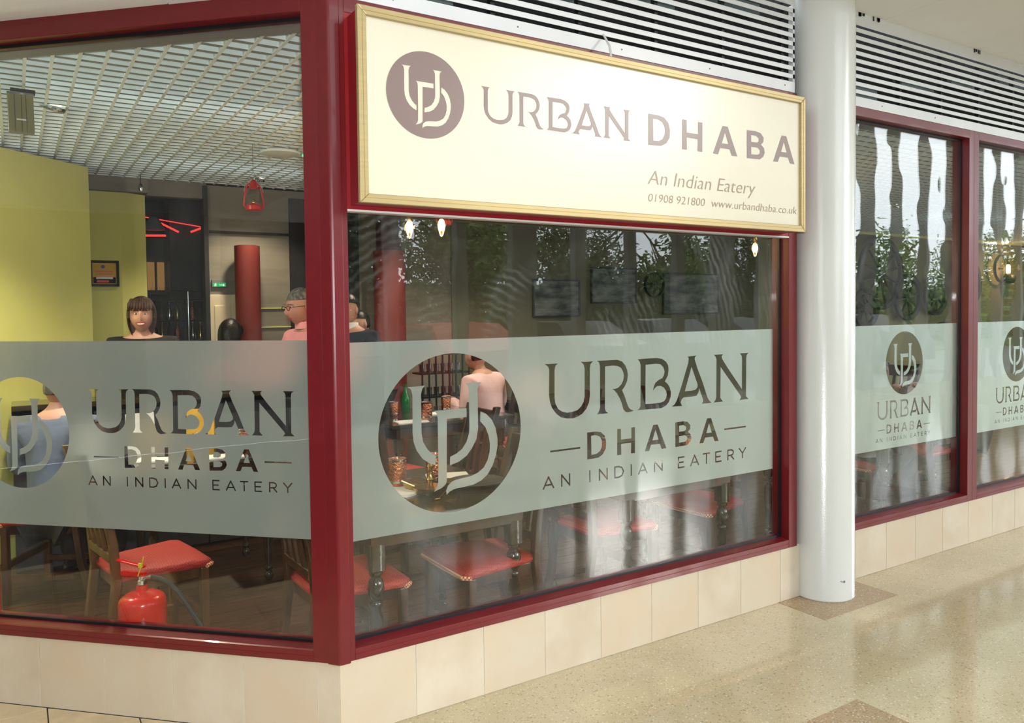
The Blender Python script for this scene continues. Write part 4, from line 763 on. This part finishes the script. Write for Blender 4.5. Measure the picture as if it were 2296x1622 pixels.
# rack behind logo circle
r=empty('glass_rack',(2.42,4.0,.55)); tag(r,'black rack holding rows of steel cups behind the pink shirted diner','rack')
for z in (0,.22,.44,.62): M().box((-.25,-.1,z),(.25,.1,z+.015)).build('rack_shelf','blackm',r)
for q in range(8): M().box((-.25+.07*q,-.11,0),(-.235+.07*q,-.1,.62)).build('rack_bar','blackm',r)
mc=M().lathe([(.022,0),(.028,.08)],n=12).data('steel_cup','steel',True)
for z in (.235,.455):
    for q in range(6): o=link('steel_cup',mc,None,(2.22+.075*q,4.0,.55+z)); tag(o,ORD[q]+' steel cup from the left in the '+('lower' if z<.3 else 'upper')+' row of the black rack','cup','steel cups on the black rack')
o=M().lathe([(.03,0),(.035,.01),(.035,.12),(.013,.17),(.013,.23)],(1.72,3.25,TZ),16).build('green_bottle',mat('green_bottle_glass',s2l(20,110,50),.1,0,.1),None,smooth=True); o.name='bottle'; tag(o,'small green bottle on the middle table at the left of the logo circle','bottle')
# ---------------------------------------------------------------- people
def skinned(name,verts,edges,rad,mt,par,sub=2,root=0):
    me=bpy.data.meshes.new(name); me.from_pydata(verts,edges,[]); o=bpy.data.objects.new(name,me); COL.objects.link(o)
    o.modifiers.new('s','SKIN'); sk=me.skin_vertices[0].data
    for i,r in enumerate(rad): sk[i].radius=r if isinstance(r,(tuple,list)) else (r,r); sk[i].use_root=(i==root)
    o.modifiers['s'].use_smooth_shade=True
    s=o.modifiers.new('u','SUBSURF'); s.levels=sub; s.render_levels=sub
    dg=bpy.context.evaluated_depsgraph_get(); nm=bpy.data.meshes.new_from_object(o.evaluated_get(dg)); bpy.data.objects.remove(o)
    nm.polygons.foreach_set('use_smooth',[True]*len(nm.polygons)); nm.materials.clear(); nm.materials.append(MT[mt] if isinstance(mt,str) else mt)
    r=bpy.data.objects.new(name,nm); COL.objects.link(r); r.parent=par; return r
def g(x,s): return math.exp(-(x/s)**2)
def head_mesh(skin):
    k=M().sph((0,0,0),(1,1,1),36,26); V=[]
    for x,y,z in k.v:
        X,Y,Z=.077*x,.097*y,.118*z      # +y is the back, -y the face
        if z<0: X*=1-.26*z*z; Y=Y*(1-.10*z*z)-(.012*abs(z) if y<0 else -.018*abs(z)*1)
        if y>0 and z<0: Y*=1-.25*z*z
        f=max(0,-y)
        Y-=.026*g(x,.17)*g(z+.18,.17)*f          # nose tip
        Y-=.012*g(x,.13)*g(z-.05,.2)*f           # nose bridge
        Y+=.010*(g(x-.38,.2)+g(x+.38,.2))*g(z-.08,.13)*f   # sockets
        Y-=.006*(g(x-.4,.25)+g(x+.4,.25))*g(z-.27,.1)*f    # brows
        Y-=.008*g(x,.3)*g(z+.5,.09)*f; Y-=.010*g(x,.3)*g(z+.86,.15)*f
        Y-=.006*(g(x-.5,.2)+g(x+.5,.2))*g(z+.2,.2)*f       # cheeks
        V.append((X,Y,Z))
    k.v=V; return k
def person(name_label,loc,rz,shirt,trous='trous',skin='skin',hair='hairk',style='short',sit=False,lean=0,turn=0,glasses=False,waist=None,sc=1,smile=False,arms='down',collar=None,group=None,nod=0):
    r=empty('person',loc,rz); tag(r,name_label,'person',group); r.scale=(sc,sc,sc)
    hz=.93 if not sit else .50           # hip height
    def L(x,y,z): # lean forward (-y) about the hip
        a=lean; dz=z-hz
        return (x,y-dz*sin(a),hz+dz*cos(a)) if dz>0 else (x,y,z)
    hip=(0,0,hz); T=[hip,L(0,.0,hz+.15),L(0,.01,hz+.33),L(0,.01,hz+.47),L(0,.0,hz+.55),L(0,-.015,hz+.62)]
    V=list(T); R=[(.155,.11),(.135,.095),(.15,.105),(.13,.09),(.058,.055),(.055,.055)]; E=[(0,1),(1,2),(2,3),(3,4),(4,5)]
    hands=[]
    for s in (-1,1):
        i=len(V)
        sh=L(s*.185,.01,hz+.455)
        if arms=='down': el=L(s*.235,.03,hz+.17); wr=L(s*.235,-.06,hz-.06) if not sit else L(s*.2,-.24,hz+.16)
        elif arms=='table': el=L(s*.25,-.05,hz+.19); wr=(s*.16,-.34,hz+.27)
        else: el=L(s*.27,-.08,hz+.2); wr=L(s*.12,-.30,hz+.25)
        d=(Vector(wr)-Vector(el)).normalized(); ha=tuple(Vector(wr)+d*.06)
        V+=[sh,el,wr,ha]; R+=[(.062,.06),(.042,.042),(.030,.026),(.034,.018)]; E+=[(3,i),(i,i+1),(i+1,i+2),(i+2,i+3)]; hands.append((Vector(ha),d,s))
    legs=[]
    for s in (-1,1):
        i=len(V); a=(s*.095,0,hz-.05)
        if sit: kn=(s*.13,-.42,hz+.03); an=(s*.13,-.40,.09); to=(s*.14,-.52,.035)
        else: kn=(s*.10,-.01,.49); an=(s*.10,.02,.09); to=(s*.11,-.12,.035)
        V+=[a,kn,an,to]; R+=[(.095,.09),(.062,.062),(.042,.042),(.04,.03)]; E+=[(0,i),(i,i+1),(i+1,i+2),(i+2,i+3)]; legs.append((a,kn,an,to))
    skinned('body',V,E,[(a*.9,b*.9) for a,b in R],skin,r)
    for h,d,s in hands:   # fingers and thumb
        side=d.cross(Vector((0,0,1))).normalized(); dn=Vector((0,0,-1)); k=M()
        for f,(o_,l_) in enumerate(((-.026,.062),(-.009,.072),(.009,.068),(.026,.052))):
            p=h+side*o_; k.tube([p-d*.02,p+d*l_*.5,p+d*l_*.85+dn*.012,p+d*l_+dn*.03],[.009,.009,.008,.006],7)
        k.tube([h-d*.045-side*.022*s*-1,h-side*.045*s*-1-d*.01,h-side*.05*s*-1+d*.03+dn*.01],[.011,.010,.007],7)
        k.build('hand_fingers',skin,r,smooth=True)
    # shirt
    sv=V[:5]+[V[6],V[7],V[8],V[10],V[11],V[12]]; se=[(0,1),(1,2),(2,3),(3,4),(3,5),(5,6),(6,7),(3,8),(8,9),(9,10)]
    sv[0]=(0,0,hz-.06); sv[4]=L(0,.0,hz+.50)
    skinned('shirt',sv,se,[(.17,.13),(.16,.12),(.17,.125),(.145,.105),(.075,.07),(.080,.078),(.062,.062),(.047,.044),(.080,.078),(.062,.062),(.047,.044)],shirt,r)
    if waist:
        skinned('waistcoat',[(0,0,hz-.02),L(0,0,hz+.15),L(0,.01,hz+.33),L(0,.01,hz+.46)],[(0,1),(1,2),(2,3)],[(.178,.138),(.168,.13),(.178,.134),(.12,.112)],waist,r)
    if collar:
        c=L(0,-.005,hz+.52); k=M().lathe([(.062,0),(.070,.004),(.066,.045),(.060,.05)],(0,0,0),24,cap=False).build('collar',collar,r,smooth=True); k.location=c; k.rotation_euler=(lean,0,0)
    tv=[hip]+[p for l_ in legs for p in l_[:3]]; skinned('trousers',tv,[(0,1),(1,2),(2,3),(0,4),(4,5),(5,6)],[(.165,.125),(.11,.105),(.08,.08),(.065,.065),(.11,.105),(.08,.08),(.065,.065)],trous,r)
    for l_ in legs:
        a,t=Vector(l_[2]),Vector(l_[3]); M().sph((0,0,0),(.048,.14,.045),16,10).build('shoe','shoe',r,smooth=True,loc=((a.x+t.x)/2,(a.y+t.y)/2,.045))
    hd=M_head(skin) ; h=link('head',hd,r); hp=Vector(L(0,-.03,hz+.665)); h.location=hp; h.rotation_euler=(lean*.6+nod,0,turn)
    for s in (-1,1):
        M().sph((s*.029,-.080,.012),(.0115,.0085,.007),14,10).build('eye','eye',h,smooth=True); M().sph((s*.029,-.0862,.012),(.0055,.0035,.0055),10,8).build('iris','iris',h,smooth=True)
        M().tube([(s*.012,-.101,.032),(s*.028,-.101,.038),(s*.046,-.090,.034)],.0035,6).build('eyebrow',hair,h)
        M().sph((s*.078,.005,-.004),(.010,.018,.030),12,10).build('ear',skin,h,smooth=True)
    if smile:
        M().sph((0,-.098,-.058),(.026,.010,.009),14,8).build('teeth','teeth',h,smooth=True)
        for up_,zz in ((1,-.049),(-1,-.068)): M().tube([(-.030,-.092,-.052),(-.012,-.106,zz),(.012,-.106,zz),(.030,-.092,-.052)],.0038,8).build('lip','lips',h,smooth=True)
    else: M().tube([(-.024,-.094,-.059),(-.008,-.105,-.058),(.008,-.105,-.058),(.024,-.094,-.059)],[.002,.005,.005,.002],8).build('lip','lips',h,smooth=True)
    k=M().sph((0,0,0),(1,1,1),30,22); VV=[]; 
    for x,y,z in k.v:
        if style=='long':
            X,Y,Z=.098*x,.112*y+.012,.130*z+.012
            if z<0: Z=.012+.20*z; X*=1+.05*abs(z)
            if y<-.35 and z<.48: Y=max(Y,-.035); X=X*1.0 if abs(x)>.5 else X*.98
            if y<-.2 and z>=.48: Y*=1.0
            if y<-.35 and z<.48 and abs(x)<.80: Y=.0
        else:
            X,Y,Z=.084*x,.105*y+.010,.126*z+.006
            if z<.35 and y<.15: X*=.80; Y=max(Y,.0)
            if z<-.3: X*=.8; Y*=.75; Z=max(Z,-.06)
        VV.append((X,Y,Z))
    k.v=VV; k.build('hair',hair,h,smooth=True)
    if style=='long':
        k=M()
        for q in range(9): a=-.07+.0175*q; k.tube([(a*.8,-.075,.115),(a,-.110,.08),(a*1.05,-.112,.050),(a*1.1,-.100,.036)],[.010,.012,.010,.004],7)
        k.build('fringe',hair,h,smooth=True)
    if glasses:
        for s in (-1,1): 
            k=M().tube([(s*.030+.020*cos(a*pi/8),-.108,.010+.015*sin(a*pi/8)) for a in range(16)],.0018,6,closed=True); k.tube([(s*.050,-.108,.014),(s*.078,-.05,.014),(s*.080,.01,.008)],.0018,6); k.build('spectacles','blackm',h)
        M().tube([(-.010,-.108,.014),(.010,-.108,.014)],.0018,6).build('spectacle_bridge','blackm',h)
    return r
_hc={}
def M_head(skin):
    if skin not in _hc: _hc[skin]=head_mesh(skin).data('head',skin,True)
    return _hc[skin]
person('smiling woman with long brown hair and dark top behind the bar counter',(-.21,3.42,0),RD(-14),'blackc',hair='hairb',style='long',smile=True,sc=.985,turn=RD(3),arms='fold')
person('grey haired man in glasses, pink shirt and maroon waistcoat looking left',(.75,2.62,0),RD(-76),'pink',skin='skin2',hair='hairg',glasses=True,waist='waist',collar='pink',sc=1.015,lean=.08,nod=.12,arms='fold')
person('person in black seen from behind beside the cream door',(.33,3.72,0),RD(150),'blackc',hair='hairk',style='long',sc=.95,lean=.6)
person('man in navy suit and white collar just right of the corner post',(1.22,3.15,0),RD(-60),'suit',hair='hairk',collar='paper',sc=1.0,turn=RD(10))
person('person in dark jacket sitting in front of the red pillar',(1.62,3.75,0),RD(-70),'suit',hair='hairk',sc=.93,lean=.15,arms='fold')
person('diner in pale pink shirt leaning over, seen through the logo circle',(2.55,3.25,0),RD(-160),'palepink',hair='hairk',sit=True,sc=1.02,lean=.25,arms='table')
person('seated diner in crumpled grey blue shirt at the left edge',(-.80,2.40,0),RD(150),'blue',hair='hairg',sit=True,sc=1.0,lean=.1,arms='table')
person('seated diner in white shirt near the far window right of the column',(4.17,.66,0),RD(100),'whites',hair='hairk',sit=True,sc=.95,lean=.2,arms='table')
person('seated diner in lavender shirt at the right edge window',(5.6,.78,0),RD(180),'lav',hair='hairg',sit=True,sc=1.12,lean=.15,arms='table')
# ---------------------------------------------------------------- outside, behind the camera (seen reflected)
fins=empty('arcade_screen',(0,-6.3,0)); tag(fins,'row of grey concrete mullions along the open side of the walkway',kind='structure')
for k in range(-3,17):
    x=4.87+.9625*k; w_=.21 if k%4==0 else .085
    M().box((x-w_,-.07,0),(x+w_,.07,5.2)).build('mullion','fin',fins,bevel=.006)
M().box((-4,-.15,5.2),(22,.15,5.4)).build('lintel','fin',fins)
o=M().box((-7.2,-6.7,5.4),(24,-.62,5.6)).build('added_roof','soffit',None); tag(o,'unseen sky-blocking roof over the walkway',kind='structure')  # unseen slab added overhead to cut the sky light on the shopfront
o=M().box((-7,-6.5,0),(1.3,-6.2,5.4)).build('wall_opposite',mat('added_blocking_wall_stone',s2l(140,138,132),.8,0,.1),None); tag(o,'added unseen stone wall blocking sky light from the left',kind='structure')  # unseen wall added to keep sky light off the angled front
o=M().box((-7.2,-6.4,0),(-7,5.5,4)).build('wall_opposite',mat('stone_cladding',s2l(172,170,164),.8,0,.1),None); tag(o,'stone wall closing the walkway far to the left',kind='structure')
for q in range(3): M().box((-7.01,-5.4+2.6*q,.4),(-6.99,-3.6+2.6*q,2.7)).build('dark_shop_window','carglass',o)
o=M().box((-40,-60,-.2),(70,-6.4,-.1)).build('road','asphalt',None); tag(o,'grey asphalt road and parking outside the arcade',kind='structure')
o=M().box((-40,-60,-.1),(70,-14.0,-.05)).build('lawn','grass',None); tag(o,'green lawn beyond the parked cars',kind='structure')
o=M().box((-7,-7.6,-.1),(22,-6.4,-.005)).build('kerb','fin',None); tag(o,'concrete kerb along the arcade',kind='structure')
def crown_mesh(name,seed,n,rx,rz,mt,ls=.10):
    random.seed(seed); k=M(); cl=[]
    for _ in range(26):
        u=Vector((random.gauss(0,1),random.gauss(0,1),random.gauss(0,1))).normalized()*random.uniform(.3,.95); cl.append((u.x*rx,u.y*rx,u.z*rz))
    for _ in range(n):
        c=random.choice(cl); d=Vector((random.gauss(0,1),random.gauss(0,1),random.gauss(0,1)))*rx*.17; p=Vector(c)+d
        a=Vector((random.gauss(0,1),random.gauss(0,1),random.gauss(0,1))).normalized(); b=a.orthogonal().normalized(); s=ls*random.uniform(.6,1.3); i=len(k.v)
        k.v+=[tuple(p-a*s),tuple(p+b*s*.5),tuple(p+a*s),tuple(p-b*s*.5)]; k.f.append((i,i+1,i+2,i+3))
    return k.data(name,mt)
cm=[crown_mesh('crown',1,8500,2.2,1.7,'leaf'),crown_mesh('crown',2,9500,2.4,1.9,'leaf2'),crown_mesh('crown',3,2600,2.3,1.9,'leaf')]
TR=[(-3.4,-15.2,3.6,1,1.0),(.8,-15.0,3.4,0,1.0),(5.0,-15.3,3.3,1,1.0),(9.0,-15.1,3.2,0,.95),(12.6,-15.3,2.5,1,.8),(15.8,-15.1,2.4,0,.8),(19.2,-15.3,2.5,1,.85),(23,-15.2,2.9,2,1.0),(27.2,-15.4,2.9,2,1.0),(31.3,-15.2,2.8,2,.95),(35.4,-15.3,2.9,2,1.0),(39.5,-15.2,3.0,0,1.0)]
for i,(x,y,z,q,s) in enumerate(TR):
    r=empty('tree',(x,y,-.05)); tag(r,ORD[i]+' leafy street tree from the left beyond the parked cars, seen only reflected','tree','trees outside the arcade')
    M().tube([(0,0,0),(.05,.02,1.2),(0,.05,2.4),(.1,0,z)],[.16,.12,.10,.04],10).build('trunk','bark',r,smooth=True)
    random.seed(i); k=M()
    for b_ in range(5): a=random.random()*6.28; k.tube([(0,.03,1.6+.25*b_),(cos(a)*.7,sin(a)*.7,2.4+.3*b_),(cos(a)*1.5,sin(a)*1.5,3.2+.3*b_)],[.06,.04,.015],6)
    k.build('branches','bark',r)
    c=link('crown',cm[q],r,(0,0,z),(0,0,i*1.3),(s,s,s)); c['kind']='stuff'
def hedge_mesh():
    random.seed(11); k=M()
    for _ in range(8000):
        p=Vector((random.uniform(-1.6,1.6),random.uniform(-.55,.55),random.uniform(.02,2.5))); a=Vector((random.gauss(0,1),random.gauss(0,1),random.gauss(0,1))).normalized(); b=a.orthogonal().normalized(); s=random.uniform(.06,.12); i=len(k.v)
        k.v+=[tuple(p-a*s),tuple(p+b*s*.5),tuple(p+a*s),tuple(p-b*s*.5)]; k.f.append((i,i+1,i+2,i+3))
    return k.data('hedge','leaf2')
hm=hedge_mesh()
for q in range(18):
    o=link('hedge',hm,None,(-12+3.3*q,-18.6,-.1)); tag(o,'clipped dark hedge section across the road, reflected behind the parked cars','hedge','hedge across the road',kind='stuff')
# cars
def car(label,x,y,paint,rz=0):
    r=empty('car',(x,y,-.1),rz); tag(r,label,'car','cars parked outside the arcade')
    prof=[(-2.05,.30),(-2.08,.55),(-2.0,.80),(-1.55,.92),(-1.1,.96),(-.35,1.38),(.1,1.45),(.95,1.43),(1.5,1.12),(1.95,1.0),(2.05,.75),(2.05,.32)]
    k=M(); sec=[(-.84,.0),(-.80,1.0),(.80,1.0),(.84,.0)]
    n=len(prof)
    for yy,t in ((-.84,0),(-.80,1),(.80,1),(.84,0)):
        for a,b in prof: 
            z=b; w=yy
            if b>1.0: w=yy*(1-.22*(b-1.0)/.45)
            k.v.append((a*(1 if t==0 else 1.01),w if t else w*1.0,z if t==0 or b<1 else z+.01))
    for j in range(3):
        for q in range(n): k.f.append((j*n+q,(j+1)*n+q,(j+1)*n+(q+1)%n,j*n+(q+1)%n))
    k.f+=[tuple(range(n)),tuple(range(3*n,4*n))[::-1]]
    k.build('body',paint,r,smooth=True)
    for s in (-1,1):
        k=M(); 
        for P in (((-.98,1.0),(-.38,1.32),(.02,1.38),(.02,1.0)),((.08,1.0),(.08,1.385),(.9,1.36),(1.35,1.08),(1.3,1.0))):
            i=len(k.v); k.v+=[(a,s*(.85*(1-.22*max(0,b-1.0)/.45)+.004),b) for a,b in P]; k.f.append(tuple(range(i,i+len(P))) if s<0 else tuple(range(i,i+len(P)))[::-1])
        k.build('side_window','carglass',r)
        for xx in (-1.28,1.28):
            t=M().lathe([(.2,-.1),(.30,-.1),(.32,-.07),(.32,.07),(.30,.1),(.2,.1)],n=28).build('wheel','tyre',r,smooth=True); t.rotation_euler=(pi/2,0,0); t.location=(xx,s*.78,.32)
            h=M().lathe([(.19,0),(.17,.02),(.04,.03)],n=20).build('hubcap','steel',t)
    k=M(); k.v=[(-1.12,-.66,.99),(-1.12,.66,.99),(-.42,.60,1.36),(-.42,-.60,1.36)]; k.f=[(0,1,2,3)]; k.v=[(a-.02,b,c+.02) for a,b,c in k.v]; k.build('windscreen','carglass',r)
    for s in (-1,1): M().sph((-2.02,s*.62,.68),(.06,.14,.08),12,8).build('headlamp','steel',r,smooth=True)
    return r
for x,p_,l in ((3.2,'cardark','dark parked car left of the red car, seen in reflection'),(5.8,'carred','small red parked car reflected above the frosted logo circle'),(8.4,'cardark','dark parked car right of the red car, seen in reflection'),(10.8,'carsil','silver parked car, fourth from the left in the reflection'),(13.2,'carsil','silver parked car, fifth from the left in the reflection'),(15.6,'cardark','dark parked car, sixth from the left in the reflection'),(18.0,'carsil','silver parked car, seventh from the left in the reflection')): car(l,x,-10.6,p_,pi/2)
